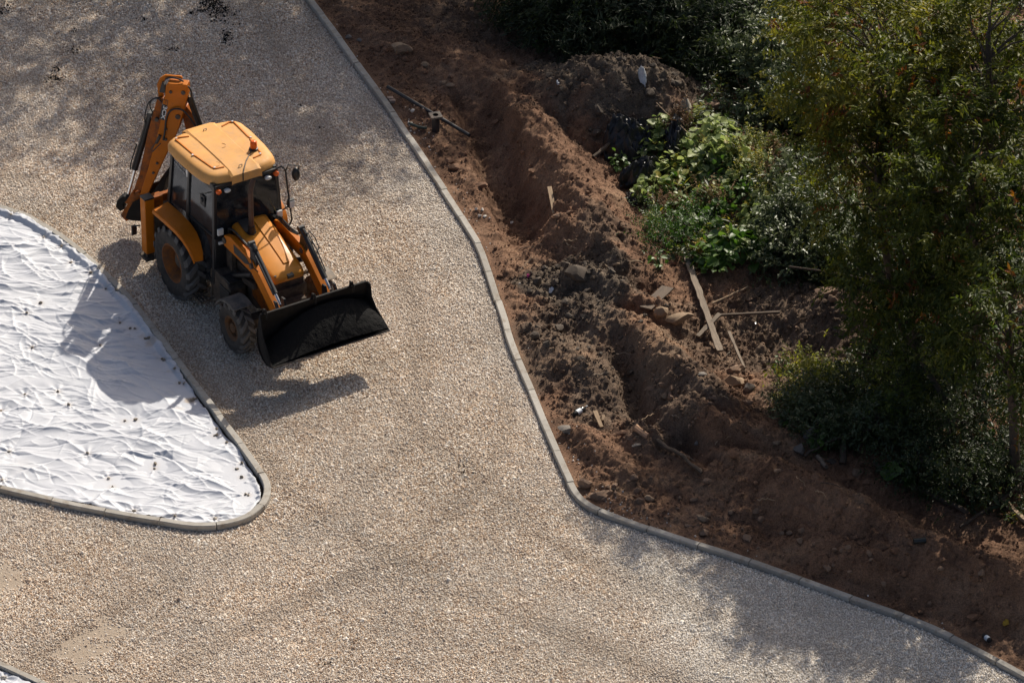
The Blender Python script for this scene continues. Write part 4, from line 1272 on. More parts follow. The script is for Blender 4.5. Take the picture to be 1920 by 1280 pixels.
# ---- front bucket
PB = [(3.36, 1.45), (3.30, 1.28), (3.24, 1.05), (3.26, .85), (3.36, .70), (3.52, .615), (3.70, .60), (3.96, .70)]
def bw_(i):
    return [1.085, 1.10, 1.115, 1.13, 1.145, 1.16, 1.18, 1.21][i]
CY = .03
bu = MB()
bu.sheet([V(x, -bw_(i) + CY, z) for i, (x, z) in enumerate(PB)], [V(x, bw_(i) + CY, z) for i, (x, z) in enumerate(PB)], -.02)
bucket = bu.build('front_bucket', M_BUCK, L0, ang=40)
FE = {-1: [(3.36, 1.45), (3.42, 1.40), (3.50, 1.10), (3.62, .98), (3.96, .70)], 1: [(3.36, 1.45), (3.44, 1.43), (3.475, 1.17), (3.60, 1.0), (3.96, .70)]}
for s in (-1, 1):
    pl = MB(); poly = PB + FE[s][::-1][1:-1]
    ws_ = []
    for x, z in poly:
        i = min(range(8), key=lambda k: (PB[k][0] - x) ** 2 + (PB[k][1] - z) ** 2); t_ = (x - 3.3) / .66
        ws_.append(1.10 + .11 * max(0, min(1, t_)))
    n_ = len(poly)
    vs = [V(x, s * (w_ + .004) + CY, z) for (x, z), w_ in zip(poly, ws_)] + [V(x, s * (w_ - .018) + CY, z) for (x, z), w_ in zip(poly, ws_)]
    pl.add(vs, [tuple(range(n_)), tuple(range(n_, 2 * n_))[::-1]] + [(i, (i + 1) % n_, n_ + (i + 1) % n_, n_ + i) for i in range(n_)])
    pl.build('bucket_side', M_BUCK, bucket)
    ed = MB()
    ed.bar(V(3.46, s * 1.13 + CY, 1.02), V(3.90, s * 1.205 + CY, .70), .014, .05); ed.build('side_wear_plate', M_BUCK, bucket)
MB().bar(V(3.93, -1.205 + CY, .688), V(3.93, 1.205 + CY, .688), .12, .022, (-.3, 0, 1)).build('cutting_edge', simple('worn_edge_steel', (.075, .066, .06), .5, .5, var=.4, dirt=(.02, .016, .014), dirt_amt=(.45, .7)), bucket, .004)
MB().bar(V(3.355, -1.085 + CY, 1.452), V(3.355, 1.085 + CY, 1.452), .05, .014).build('top_rail', M_BUCK, bucket, .004)
for y in (-.98, .02, .80):
    k_ = MB(); k_.tube([V(3.33, y, 1.38), V(3.34, y, 1.53), V(3.39, y, 1.55), V(3.43, y + .01, 1.46), V(3.43, y + .01, 1.36)], [.03, .028, .024, .02, .014], 8); k_.build('bucket_hook', M_BUCK, bucket)
# its load of asphalt
lx = np.linspace(0, 1, 64); ly = np.linspace(-1, 1, 230)
U_, W_ = np.meshgrid(lx, ly)
heap = np.exp(-(np.abs(W_ - .20) / 1.02) ** 2.6)
xx = 3.345 + .60 * U_
zb = np.interp(xx, [3.25, 3.36, 3.52, 3.70, 3.95], [.9, .74, .66, .64, .70])
zt = .69 + (.60 * heap) * np.clip(1 - np.abs(U_ - .12) * 1.02, 0, 1) ** .8 + .02 * (1 - U_)
zz = np.maximum(zb + .004, zt) + .007 * fbm(xx * 9, W_ * 9, 3, 401) + .004 * fbm(xx * 40, W_ * 48, 2, 405)
wid = 1.09 + .10 * np.clip((xx - 3.3) / .66, 0, 1)
P_ = np.stack([xx, W_ * wid + CY, zz], -1).reshape(-1, 3)
idx = np.arange(U_.size).reshape(U_.shape)
f = np.stack([idx[:-1, :-1], idx[:-1, 1:], idx[1:, 1:], idx[1:, :-1]], -1).reshape(-1, 4)
me = np_mesh('asphalt_load', P_, f, 4); smooth(me)
ld = link('asphalt_load', me, M_ASPH, None, 'heap of black asphalt mix piled in the raised front bucket', 'asphalt heap', None, 'stuff')
ld.location = L0.location; ld.rotation_euler = L0.rotation_euler

# ---- stabilisers
for s in (-1, 1):
    y = s * 1.0
    sb = MB(); sb.box((-1.04, y, .97), (.20, .20, 1.16)); leg = sb.build('stabiliser', M_ORG, L0, .02)
    MB().box((-1.04, y, 1.56), (.205, .205, .03)).build('leg_cap', M_FRAME, leg, .01)
    MB().box((-1.04, y, .36), (.15, .15, .10)).box((-1.04, y, .29), (.30, .27, .05)).build('foot_pad', M_MUD, leg, .012)
    MB().box((-1.12, y * .78, 1.0), (.16, .22, 1.0)).build('leg_guide', M_ORGD, L0, .01)
    MB().box((-1.36, s * 1.13, .72), (.05, .10, .20)).bar((-1.25, s * 1.05, .85), (-1.36, s * 1.13, .80), .03, .03).build('tail_lamp', M_FRAME, L0, .01)
MB().box((-1.22, 0, .66), (.10, 1.8, .22)).box((-1.22, 0, 1.34), (.10, 1.8, .18)).build('slide_frame', M_ORGD, L0, .01)

# ---- backhoe, swung 45 degrees to the near side
KX, KY, PHI = -1.45, 0.0, R(45)
E_ = V(-math.cos(PHI), -math.sin(PHI), 0); N__ = V(math.sin(PHI), -math.cos(PHI), 0)   # N__ looks towards the front wheels
if N__.x < 0:
    N__ = -N__
def bp(r, z, w_=0):
    return V(KX, KY, 0) + E_ * r + N__ * (w_ - .17) + V(0, 0, z)
def bprism(poly, w0, w1, name, m, par=L0, bevel=.012):
    n = len(poly); mb = MB()
    mb.add([bp(r, z, w0) for r, z in poly] + [bp(r, z, w1) for r, z in poly], [tuple(range(n)), tuple(range(n, 2 * n))[::-1]] + [(i, (i + 1) % n, n + (i + 1) % n, n + i) for i in range(n)])
    return mb.build(name, m, par, bevel)
kp = MB(); kp.tube([(KX, KY, .45), (KX, KY, 1.25)], .12, 16); kp.box((KX + .12, KY, .85), (.22, .5, .8)); kp.build('kingpost', M_ORGD, L0, .01)
bprism([(.0, .62), (.16, .58), (.22, .95), (.06, 1.7), (.0, 2.3), (.06, 2.62), (.16, 2.80), (.10, 2.88), (-.02, 2.86), (-.20, 2.62), (-.30, 2.2), (-.24, 1.5), (-.10, .95)], -.02, -.16, 'boom', M_ORGD)
# dipper: side plate that carries the lettering, and its narrower back part
NW = .17
dip = bprism([(.30, 3.36), (.27, 3.42), (-.10, 3.44), (-.11, 3.25), (-.05, 2.98), (.08, 2.50), (.20, 2.20), (.40, 1.75), (.72, .98), (.88, .94), (.70, 1.55), (.58, 2.0), (.46, 2.45), (.36, 2.92)], -.02, NW, 'dipper', M_ORG)
bprism([(.50, 3.02), (.38, 3.05), (.36, 2.9), (.46, 2.45), (.58, 2.0), (.86, 1.0), (1.02, .98), (.90, 1.35), (.80, 1.80), (.72, 2.20), (.62, 2.6)], 0, NW - .06, 'dipper_back', M_ORGD, dip)
bprism([(.50, 3.0), (.52, 3.28), (.46, 3.42), (.36, 3.50), (.05, 3.52), (.02, 3.47), (.33, 3.44), (.40, 3.32), (.40, 3.0)], -.02, .03, 'dipper_head', M_ORG, dip)
bprism([(.46, 3.16), (.34, 3.16), (.34, 3.32), (.40, 3.38)], -.01, .10, 'head_bracket', M_FRAME, dip)
for r_, z, rad in ((.21, 3.25, .030), (-.03, 3.27, .042), (.09, 2.74, .05), (.50, 2.62, .04), (.33, 2.44, .032), (.34, 2.22, .03), (.52, 1.68, .026), (.60, 1.46, .026)):
    mb = MB(); mb.tube([bp(r_, z, NW - .03), bp(r_, z, NW + .022)], rad, 14); mb.build('pin', M_HUB, dip, .005)
mb = MB(); mb.tube([bp(.44, 2.30, NW + .012), bp(.52, 2.12, NW + .012)], .03, 8); mb.tube([bp(.50, 2.18, NW + .01), bp(.62, 1.98, NW + .01), bp(.60, 1.92, NW + .01), bp(.44, 2.12, NW + .01)], .010, 6); mb.build('lock_link', M_HUB, dip)
# rams
mb = MB(); mb.tube([bp(.66, 2.62, .05), bp(1.00, 1.42, .05)], .065, 14); mb.tube([bp(.66, 2.66, -.03), bp(.66, 2.66, .13)], .05, 10); ra = mb.build('crowd_ram', M_FRAME, L0)
mb = MB(); mb.tube([bp(.98, 1.46, .05), bp(1.17, .74, .05)], .032, 12); mb.build('ram_rod', M_STEEL, ra)
mb = MB(); mb.tube([bp(-.10, 3.10, .02), bp(-.34, 2.30, .02)], .06, 12); ra2 = mb.build('dipper_ram', M_FRAME, L0)
mb = MB(); mb.tube([bp(-.04, 3.30, .02), bp(-.12, 3.05, .02)], .03, 10); mb.build('ram_rod', M_STEEL, ra2)
# hoses
def hose(name, pts, rad=.013):
    P = smooth_line(np.array(pts, float), .04, 3); mb = MB(); mb.tube([tuple(p) for p in P], rad, 6); return mb.build(name, M_HOSE, L0)
hose('hydraulic_hose', [bp(.60, 2.70, .08), bp(.66, 2.86, .10), bp(.60, 3.0, .1), bp(.48, 3.06, .12), bp(.40, 2.98, .14)])
hose('hydraulic_hose', [bp(.74, 2.40, .1), bp(.76, 2.60, .1), bp(.68, 2.92, .1), bp(.54, 3.04, .1), bp(.44, 3.06, .1)])
hose('hydraulic_hose', [bp(.92, 2.00, .10), bp(1.06, 1.55, .10), bp(1.07, 1.42, .10)])
hose('hydraulic_hose', [bp(.72, 2.5, .11), bp(.86, 2.0, .12), bp(1.02, 1.45, .12)])
hose('hydraulic_hose', [bp(.38, 2.21, .19), bp(.34, 2.40, .19), bp(.325, 2.6, .19), bp(.28, 2.77, .20), bp(.22, 2.88, .22), bp(.12, 2.94, .22), bp(.0, 2.94, .22), bp(-.08, 2.86, .2), bp(-.17, 2.7, .16), bp(-.24, 2.5, .1)], .018)
hose('hydraulic_hose', [bp(-.05, 3.40, .1), bp(-.15, 3.36, .12), bp(-.18, 3.2, .12), bp(-.13, 3.05, .12), bp(-.16, 2.9, .1), bp(-.3, 2.5, .1)], .016)
hose('hydraulic_hose', [bp(.34, 3.44, .06), bp(.22, 3.52, .08), bp(.05, 3.50, .1), bp(-.02, 3.46, .1)], .016)
# linkage and digging bucket
bprism([(1.10, .82), (1.22, .84), (1.34, .72), (1.37, .58), (1.28, .50), (1.20, .56), (1.22, .68), (1.14, .74)], -.02, .15, 'link_cover', M_BUCK)
bprism([(1.28, .42), (1.17, .30), (1.10, .36), (.82, .88), (.90, .98), (1.0, .92)], .02, .16, 'dipper_nose', M_ORGD)
bk_prof = [(1.16, .42), (1.02, .40), (.80, .42), (.62, .55), (.50, .78), (.42, 1.05), (.36, 1.30), (.30, 1.55)]
mb = MB(); mb.sheet([bp(r_, z, -.22) for r_, z in bk_prof], [bp(r_, z, .24) for r_, z in bk_prof], .02)
dbk = mb.build('digging_bucket', M_BUCK, L0)
for w_ in (-.22, .24):
    bprism(bk_prof + [(.52, 1.22), (.62, 1.05), (.80, .95), (1.0, .80), (1.1, .6)], w_ - .008, w_ + .008, 'bucket_side', M_BUCK, dbk, .004)
for k in range(4):
    w_ = -.2 + k * .14
    mb = MB(); mb.bar(bp(.34, 1.45, w_), bp(.25, 1.66, w_), .05, .03, tuple(N__)); mb.build('bucket_tooth', M_BUCK, dbk, .006)
mb = MB()
for w_ in (.0, .14):
    mb.bar(bp(1.14, .66, w_), bp(.84, .56, w_), .05, .03, tuple(N__)); mb.bar(bp(1.16, .70, w_), bp(1.0, .95, w_), .06, .03, tuple(N__))
mb.build('bucket_linkage', M_ORGD, L0, .006)

# ---- lettering on the dipper
def text(s_, size, mtl, par, org, xd, yd, nrm, name='lettering', xs=1.0, bold=.0):
    cu = bpy.data.curves.new(name, 'FONT'); cu.body = s_; cu.size = size; cu.align_x = 'LEFT'; cu.align_y = 'BOTTOM'; cu.extrude = .0015; cu.offset = bold
    to = bpy.data.objects.new('tmp', cu); COL.objects.link(to)
    dg = bpy.context.evaluated_depsgraph_get(); dg.update()
    me = bpy.data.meshes.new_from_object(to.evaluated_get(dg)); bpy.data.objects.remove(to)
    xd = Vector(xd).normalized(); yd = Vector(yd).normalized(); nz = Vector(nrm).normalized()
    M_ = Matrix(((xd.x * xs, yd.x, nz.x, org[0]), (xd.y * xs, yd.y, nz.y, org[1]), (xd.z * xs, yd.z, nz.z, org[2]), (0, 0, 0, 1)))
    me.transform(M_); me.materials.clear()
    return link(name, me, mtl, par)
d0 = bp(.36, 3.08, NW); d1 = bp(.45, 2.64, NW)
dn = (d1 - d0).normalized()                    # down along the dipper
sdv = N__.cross(dn)
if sdv.dot(E_) > 0:
    sdv = -sdv                                   # towards the pivot side
def dq(a, b_, o=.003):                           # a: along, b: across (towards the boom)
    return d0 + dn * a + sdv * b_ + N__ * o
def plate(a0, a1, b0, b1, o, m, name, par=dip):
    mb = MB(); mb.add([dq(a0, b0, o), dq(a1, b0, o), dq(a1, b1, o), dq(a0, b1, o), dq(a0, b0, .0), dq(a1, b0, .0), dq(a1, b1, .0), dq(a0, b1, .0)], [(0, 1, 2, 3), (0, 4, 5, 1), (1, 5, 6, 2), (2, 6, 7, 3), (3, 7, 4, 0)])
    return mb.build(name, m, par)
plate(.0, .112, .0, .098, .0035, M_FRAME, 'emblem_plate'); plate(.009, .103, .009, .089, .005, M_ORG, 'emblem')
text('JCB', .042, M_HUB, dip, dq(.018, .034, .0065), dn, sdv, N__, 'emblem_lettering', .95)
plate(.116, .45, .0, .098, .0035, M_FRAME, 'lettering_plate')
text('3CX', .104, M_WHITE, dip, dq(.132, .012, .006), dn, sdv, N__, 'lettering', 1.45, .003)

# ------------------------------------------------------------------ trees and plants
def leaf_mat(name, stops, rough=.42, trans=.30, spec=.5):
    m, t, b = mat(name)
    a = nd(t, 'ShaderNodeAttribute', attribute_name='tint')
    c = ramp(t, a.outputs['Fac'], stops)
    t.links.new(c, b.inputs['Base Color']); b.inputs['Roughness'].default_value = rough
    b.inputs['Specular IOR Level'].default_value = spec
    tr = nd(t, 'ShaderNodeBsdfTranslucent')
    hs = nd(t, 'ShaderNodeHueSaturation', i_Value=1.5, i_Saturation=1.1); t.links.new(c, hs.inputs['Color'])
    t.links.new(hs.outputs[0], tr.inputs[0])
    mx = nd(t, 'ShaderNodeMixShader'); mx.inputs[0].default_value = trans
    t.links.new(b.outputs[0], mx.inputs[1]); t.links.new(tr.outputs[0], mx.inputs[2])
    t.links.new(mx.outputs[0], t.nodes['Material Output'].inputs[0])
    return m
M_LANCE = leaf_mat('narrow_leaf', [(0, (.030, .050, .010)), (.40, (.092, .112, .018)), (.72, (.19, .185, .030)), (.93, (.27, .23, .038)), (.955, (.20, .075, .022)), (1, (.15, .055, .018))], .5, .37, .32)
M_OVAL = leaf_mat('oval_leaf', [(0, (.036, .056, .022)), (.5, (.080, .105, .042)), (.85, (.15, .175, .085)), (1, (.22, .23, .13))], .42, .24, .45)
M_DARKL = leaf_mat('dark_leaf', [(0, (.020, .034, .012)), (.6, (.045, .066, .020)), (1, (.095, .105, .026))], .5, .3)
M_BROAD = leaf_mat('broad_leaf', [(0, (.040, .090, .015)), (.5, (.080, .155, .026)), (.85, (.14, .215, .045)), (1, (.21, .25, .07))], .45, .36)
M_LIGHT = leaf_mat('pale_leaf', [(0, (.11, .16, .05)), (.5, (.24, .30, .10)), (.9, (.38, .43, .16)), (1, (.45, .38, .07))], .5, .42)
M_YELL = leaf_mat('yellowing_leaf', [(0, (.10, .14, .025)), (.5, (.25, .25, .045)), (.85, (.40, .34, .06)), (1, (.44, .26, .04))], .5, .4)
M_DRY = leaf_mat('dry_weed', [(0, (.09, .045, .02)), (.5, (.17, .095, .04)), (1, (.28, .20, .09))], .8, .2)
M_BARK = simple('bark', (.075, .055, .040), .9, var=.35, scale=14, bmp=.5, bscale=40)
M_BARKD = simple('dark_bark', (.085, .064, .048), .9, var=.35, scale=14, bmp=.5, bscale=40)

def unit(a):
    return a / np.maximum(np.linalg.norm(a, axis=-1, keepdims=True), 1e-9)

def leaves_mesh(name, o, d, L, W, tint, shape='lance', seed=0):
    rr = np.random.default_rng(seed)
    n = len(o); d = unit(d)
    up = unit(np.array([0, 0, 1.]) + rr.normal(0, .55, (n, 3)))
    side = unit(np.cross(d, up)); nor = np.cross(side, d)
    L = L[:, None]; W = W[:, None]
    if shape == 'lance':
        v = np.stack([o, o + d * L * .45 + side * W * .5 + nor * W * .18, o + d * L - nor * L * .10, o + d * L * .45 - side * W * .5 + nor * W * .18], 1)
        f = np.array([[0, 1, 2], [0, 2, 3]])
    else:
        pr = [(0, 0, 0), (.10, .42, .10), (.50, .50, .14), (.85, .27, .05), (1.0, 0, -.14), (.85, -.27, .05), (.50, -.50, .14), (.10, -.42, .10), (.45, 0, 0)]
        v = np.stack([o + d * L * a + side * W * b_ + nor * W * c_ for a, b_, c_ in pr], 1)
        f = np.array([[8, i, i + 1] for i in range(0, 7)] + [[8, 7, 0]])
    k = v.shape[1]
    F = (np.arange(n)[:, None, None] * k + f[None]).reshape(-1, 3)
    me = np_mesh(name, v.reshape(-1, 3), F, 3)
    attr_f(me, 'tint', np.repeat(tint, k))
    return me

def twig_leaves(o, d, ln, per, L, W, seed, droop=.3, tint0=.5, tspread=.25, spread=.9):
    """leaves set along twigs"""
    rr = np.random.default_rng(seed)
    n = len(o)
    t = np.linspace(.15, 1, per)[None, :, None] + rr.uniform(-.05, .05, (n, per, 1))
    ln = ln[:, None, None]
    P = o[:, None] + d[:, None] * t * ln
    P[..., 2] -= (droop * ln * t * t)[..., 0]
    sd = unit(np.cross(d, rr.normal(0, 1, (n, 3))))[:, None]
    sgn = np.where(np.arange(per) % 2 == 0, 1, -1)[None, :, None]
    D = d[:, None] * .55 + sd * sgn * spread + rr.normal(0, .28, (n, per, 3))
    D[..., 2] -= droop * .9
    Ls = L * np.exp(rr.normal(0, .22, (n, per)))
    tt = np.clip(tint0[:, None] if hasattr(tint0, '__len__') else tint0, 0, 1) + rr.normal(0, tspread, (n, per)) * .5
    return P.reshape(-1, 3), D.reshape(-1, 3), Ls.ravel(), (Ls * (W / L)).ravel(), np.clip(tt, 0, 1).ravel()

def crown_points(blobs, ntw, seed, ncl=26, sig=.32, shell=.55):
    rr = np.random.default_rng(seed)
    O = []; D = []
    tot = sum(b[3] * b[4] * b[5] for b in blobs)
    cls = []
    for (cx, cy, cz, rx, ry, rz) in blobs:
        k = max(4, int(ncl * (rx * ry * rz / tot) ** .8))
        u = unit(rr.normal(0, 1, (k, 3))); u[:, 2] = u[:, 2] * .9 + .15
        r_ = rr.uniform(shell, 1.0, (k, 1)) ** .7
        c = np.array([cx, cy, cz]) + u * r_ * np.array([rx, ry, rz])
        cls.append(np.c_[c, np.tile([cx, cy, cz], (k, 1))])
        m = max(8, int(ntw * rx * ry * rz / tot))
        j = rr.integers(0, k, m)
        p = c[j] + rr.normal(0, 1, (m, 3)) * sig * np.array([1, 1, .7])
        O.append(p); D.append(unit(p - np.array([cx, cy, cz - .35 * rz])) + rr.normal(0, .35, (m, 3)))
    return np.vstack(O), unit(np.vstack(D)), np.vstack(cls)

def make_tree(name, base, stem, blobs, label, cat='tree', mt=None, ntw=1500, per=13, L=.12, W=.034, twl=.42, rad=.11, seed=0, shape='lance', droop=.3, tint0=.5, group=None, ncl=26, sig=.32, bark=None, shell=.55):
    """stem: list of points (relative to base) the trunk passes through; blobs relative too"""
    root = empty(name, base, label, cat, group)
    O, D, cl = crown_points(blobs, ntw, seed, ncl, sig, shell)
    rr = np.random.default_rng(seed + 1)
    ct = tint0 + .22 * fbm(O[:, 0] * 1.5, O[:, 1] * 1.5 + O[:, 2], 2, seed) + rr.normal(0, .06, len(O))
    rare = rr.random(len(O)) < .035
    ct = np.where(rare & (mt is M_LANCE), 1.0, np.minimum(ct, .90))
    o, d, l_, w_, t_ = twig_leaves(O, D, twl * np.exp(rr.normal(0, .25, len(O))), per, L, W, seed + 2, droop, ct, .22)
    if mt is M_LANCE:
        t_ = np.where(np.repeat(rare, per), np.clip(t_, .95, 1), np.minimum(t_, .93))
    me = leaves_mesh('crown', o, d, l_, w_, t_, shape, seed + 3)
    link('crown', me, mt, root)
    tb = MB()
    st = smooth_line(np.array(stem, float), .25, 2)
    rs = np.linspace(rad, rad * .28, len(st))
    tb.tube([tuple(p) for p in st], list(rs), 8)
    for c in cl[:: max(1, len(cl) // 30)]:
        tgt = c[:3]
        zz = np.clip(tgt[2] - .9 * np.hypot(tgt[0] - st[:, 0].mean(), tgt[1] - st[:, 1].mean()) * .6, st[0, 2] + .5 * (st[-1, 2] - st[0, 2]) * .5, st[-1, 2])
        i = int(np.argmin(np.abs(st[:, 2] - zz)))
        a = st[i]; mid = (a + tgt) / 2 + np.array([0, 0, .12 * np.linalg.norm(tgt - a)]) + rr.normal(0, .08, 3)
        q = smooth_line(np.array([a, mid, tgt]), .3, 1)
        tb.tube([tuple(p) for p in q], list(np.linspace(max(.016, rs[i] * .5), .009, len(q))), 5)
    tb.build('trunk', bark or M_BARKD, root)
    return root

def at(u, v, z):
    """world point at height z above datum seen at a pixel"""
    return G(u, v, z)

def tree_at(name, crown, zc, r, label, dbase=(0, 0), lean=(0, 0), **kw):
    c = at(*crown, zc)
    bx, by = c[0] + dbase[0], c[1] + dbase[1]
    bz = float(ez(bx, by)) if bx < 13 else -.2
    base = (bx, by, bz - .05)
    rel = np.array([c[0] - bx, c[1] - by, zc - bz])
    rx, rz = r
    rr = random.Random(kw.get('seed', 0))
    blobs = [(rel[0], rel[1], rel[2], rx, rx, rz)]
    for k in range(kw.pop('extra', 4)):
        a = rr.uniform(0, 6.28); q = rr.uniform(.5, .85)
        blobs.append((rel[0] + q * rx * math.cos(a), rel[1] + q * rx * math.sin(a), rel[2] + rr.uniform(-.7, .45) * rz, rx * rr.uniform(.4, .6), rx * rr.uniform(.4, .6), rz * rr.uniform(.4, .6)))
    stem = [(0, 0, 0), (rel[0] * .25 + lean[0], rel[1] * .25 + lean[1], rel[2] * .35), (rel[0] * .7 + lean[0], rel[1] * .7 + lean[1], rel[2] * .7), (rel[0], rel[1], rel[2] + rz * .4)]
    return make_tree(name, base, stem, blobs, label, **kw)

# tall trees on the right
TL = dict(mt=M_LANCE, L=.112, W=.044, twl=.42, per=13, sig=.22, shell=.45)
tree_at('ash_maple_tree', (1655, 130), 5.1, (1.75, 1.6), 'tall tree with yellow-green narrow leaves and rusty seed clusters, upper right', seed=11, ntw=1650, tint0=.58, ncl=46, dbase=(.9, -.3), **TL)
tree_at('ash_maple_tree', (1850, 120), 6.0, (1.7, 1.7), 'tall tree with a dark forked trunk at the upper right edge', seed=12, ntw=950, tint0=.46, ncl=36, dbase=(.1, .1), lean=(.1, 0), rad=.16, **TL)
tree_at('ash_maple_tree', (1640, 345), 3.4, (1.45, 1.25), 'bushy green tree below the rusty-tinted tree, right of the sunlit weeds', seed=13, ntw=1050, tint0=.42, ncl=36, dbase=(.5, -.2), **TL)
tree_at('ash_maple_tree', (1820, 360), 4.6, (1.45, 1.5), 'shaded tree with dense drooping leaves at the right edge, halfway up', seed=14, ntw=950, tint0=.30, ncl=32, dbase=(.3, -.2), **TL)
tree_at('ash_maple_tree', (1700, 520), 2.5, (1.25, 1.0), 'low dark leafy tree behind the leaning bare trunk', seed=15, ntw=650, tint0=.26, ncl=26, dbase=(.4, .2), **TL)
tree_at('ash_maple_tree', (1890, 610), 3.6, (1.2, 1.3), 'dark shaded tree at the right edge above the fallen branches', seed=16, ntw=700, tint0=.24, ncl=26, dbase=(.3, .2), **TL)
# trees outside the frame whose shade falls into it
for i, (x, y, zc, r, s_) in enumerate([(12.6, -1.2, 6.4, 1.9, 31), (12.9, -5.9, 6.2, 1.9, 32), (14.5, -1.5, 7.5, 2.4, 33), (11.3, -8.4, 5.2, 1.8, 34), (15.5, -7.0, 7.0, 2.4, 35)]):
    lb = ['tree just beyond the right edge shading the lower kerb', 'tree beyond the right edge over the lower earth bank', 'tall tree standing behind the trees at the right edge', 'young tree beyond the lower right corner', 'tall tree far beyond the lower right corner'][i]
    bz = -.27 if x < 13.3 else -.87
    make_tree('ash_maple_tree', (x, y, bz), [(0, 0, 0), (.1, .05, zc * .4), (-.1, .1, zc * .75), (0, 0, zc + .6)],
              [(0, 0, zc, r, r, r * .9)] + [(r * .7 * math.cos(a), r * .7 * math.sin(a), zc + h_, r * .5, r * .5, r * .45) for a, h_ in ((.5, -.8), (2.3, .6), (4.0, -.5), (5.3, .3))],
              lb, mt=M_LANCE, L=.14, W=.045, twl=.5, per=12, seed=s_, ntw=620, tint0=.45, ncl=18, sig=.26)
for i, (x, y, zc, r, s_) in enumerate([(-4.0, 19.5, 8.0, 2.6, 41), (.2, 18.2, 7.4, 2.5, 42), (4.2, 17.0, 6.2, 2.4, 43), (8.2, 21.0, 6.5, 2.4, 44), (-1.0, 17.6, 8.6, 2.2, 45), (-8.2, 22.5, 9.0, 2.6, 46), (2.6, 22.0, 9.5, 2.8, 47)]):
    lb = ['tall tree beyond the top edge above the roadway', 'tall tree beyond the top edge above the kerb', 'tall tree beyond the top edge behind the dark weeds', 'tall tree beyond the top edge behind the glossy shrub', 'tall slender tree beyond the top edge nearest the loader', 'tall tree beyond the upper left of the frame', 'tallest tree set back beyond the top edge'][i]
    make_tree('ash_maple_tree', (x, y, -.87), [(0, 0, 0), (.15, .05, zc * .4), (-.1, .1, zc * .75), (0, 0, zc + .8)],
              [(0, 0, zc, r, r, r)] + [(r * .75 * math.cos(a), r * .75 * math.sin(a), zc + h_, r * .5, r * .5, r * .45) for a, h_ in ((.9, -1.0), (2.7, .7), (4.4, -.7), (5.6, .4))],
              lb, mt=M_LANCE, L=.16, W=.055, twl=.6, per=11, seed=s_, ntw=1250, tint0=.4, ncl=36, sig=.72)

# shrubs
SH = dict(cat='shrub', bark=M_BARKD, rad=.04)
def shrub(u, v, zc, r, label, m, seed, **kw):
    k = dict(ntw=520, per=10, L=.085, W=.042, twl=.30, ncl=22, sig=.2, tint0=.5, droop=.15, shell=.4); k.update(kw)
    return tree_at(k.pop('name', 'shrub'), (u, v), zc, r, label, mt=m, seed=seed, extra=3, **SH, **k)
shrub(1475, 105, .95, (.72, .72), 'tall glossy grey-green shrub left of the rusty-tinted tree', M_OVAL, 51, ntw=800, tint0=.52)
shrub(1455, 200, .6, (.52, .5), 'glossy grey-green shrub beside the reddish dry weed', M_OVAL, 52, tint0=.58)
shrub(1550, 190, .95, (.55, .6), 'dark glossy shrub under the upper right tree', M_OVAL, 53, ntw=700, tint0=.34)
shrub(1505, 420, .7, (.52, .5), 'glossy green shrub right of the pale boulder among broad leaves', M_OVAL, 54, ntw=620, tint0=.5)
shrub(1560, 475, .5, (.5, .4), 'grey-green shrub above the reddish bank', M_OVAL, 55, ntw=520, tint0=.45)
shrub(1460, 475, .45, (.40, .35), 'small pale-leaved shrub at the edge of the broad leaves', M_OVAL, 56, ntw=260, tint0=.7)
shrub(1640, 480, .7, (.55, .5), 'leafy green shrub below the bushy tree', M_DARKL, 57, ntw=600, tint0=.6)
shrub(1505, 350, .75, (.55, .5), 'green shrub above the yellowing weeds on the right', M_OVAL, 58, ntw=480, tint0=.45)
shrub(1242, 440, .2, (.30, .22), 'fine-leaved dark green shrub at the foot of the spoil heap', M_BROAD, 59, ntw=380, L=.05, W=.022, tint0=.12)
shrub(1290, 430, .25, (.32, .26), 'small fine-leaved shrub left of the broad leaves', M_BROAD, 60, ntw=220, L=.05, W=.02, tint0=.15)
# dark weeds along the top
for i, (u, v, z, rx, rz) in enumerate([(1010, 30, .5, .45, .5), (1065, 45, .6, .55, .6), (1130, 40, .7, .6, .65), (1200, 30, .8, .65, .7), (1270, 45, .7, .6, .65), (1330, 70, .7, .55, .6), (1390, 30, .9, .65, .7), (1375, 120, .5, .45, .45), (1335, 140, .35, .35, .35), (1100, -10, .9, .7, .7), (1240, -15, 1.0, .7, .8), (1320, -10, 1.0, .7, .8), (985, -5, .6, .5, .5), (1430, -15, .8, .6, .6)]):
    lb = ['dark weed clump at the top end of the red earth', 'dark weed clump above the left end of the dark mound', 'dark weed clump directly behind the dark mound', 'dark weed clump behind the crest of the dark mound', 'dark weed clump behind the stump of concrete', 'dark brownish weed clump above the right slope of the mound', 'tall dark weed clump left of the glossy shrub at the top', 'low dark weed clump left of the glossy shrub', 'low dark weed clump at the right foot of the mound',
          'dark bush cut by the top edge above the mound', 'dark bush cut by the top edge right of centre', 'dark bush cut by the top edge near the brown weeds', 'dark bush cut by the top edge above the red earth', 'dark bush cut by the top edge beside the glossy shrub'][i]
    shrub(u, v, z, (rx, rz), lb, M_DARKL, 70 + i, name='weed_clump', ntw=380, per=9, L=.13, W=.028, twl=.34, tint0=.25 + .3 * (i in (5, 7)), droop=.35, sig=.22)
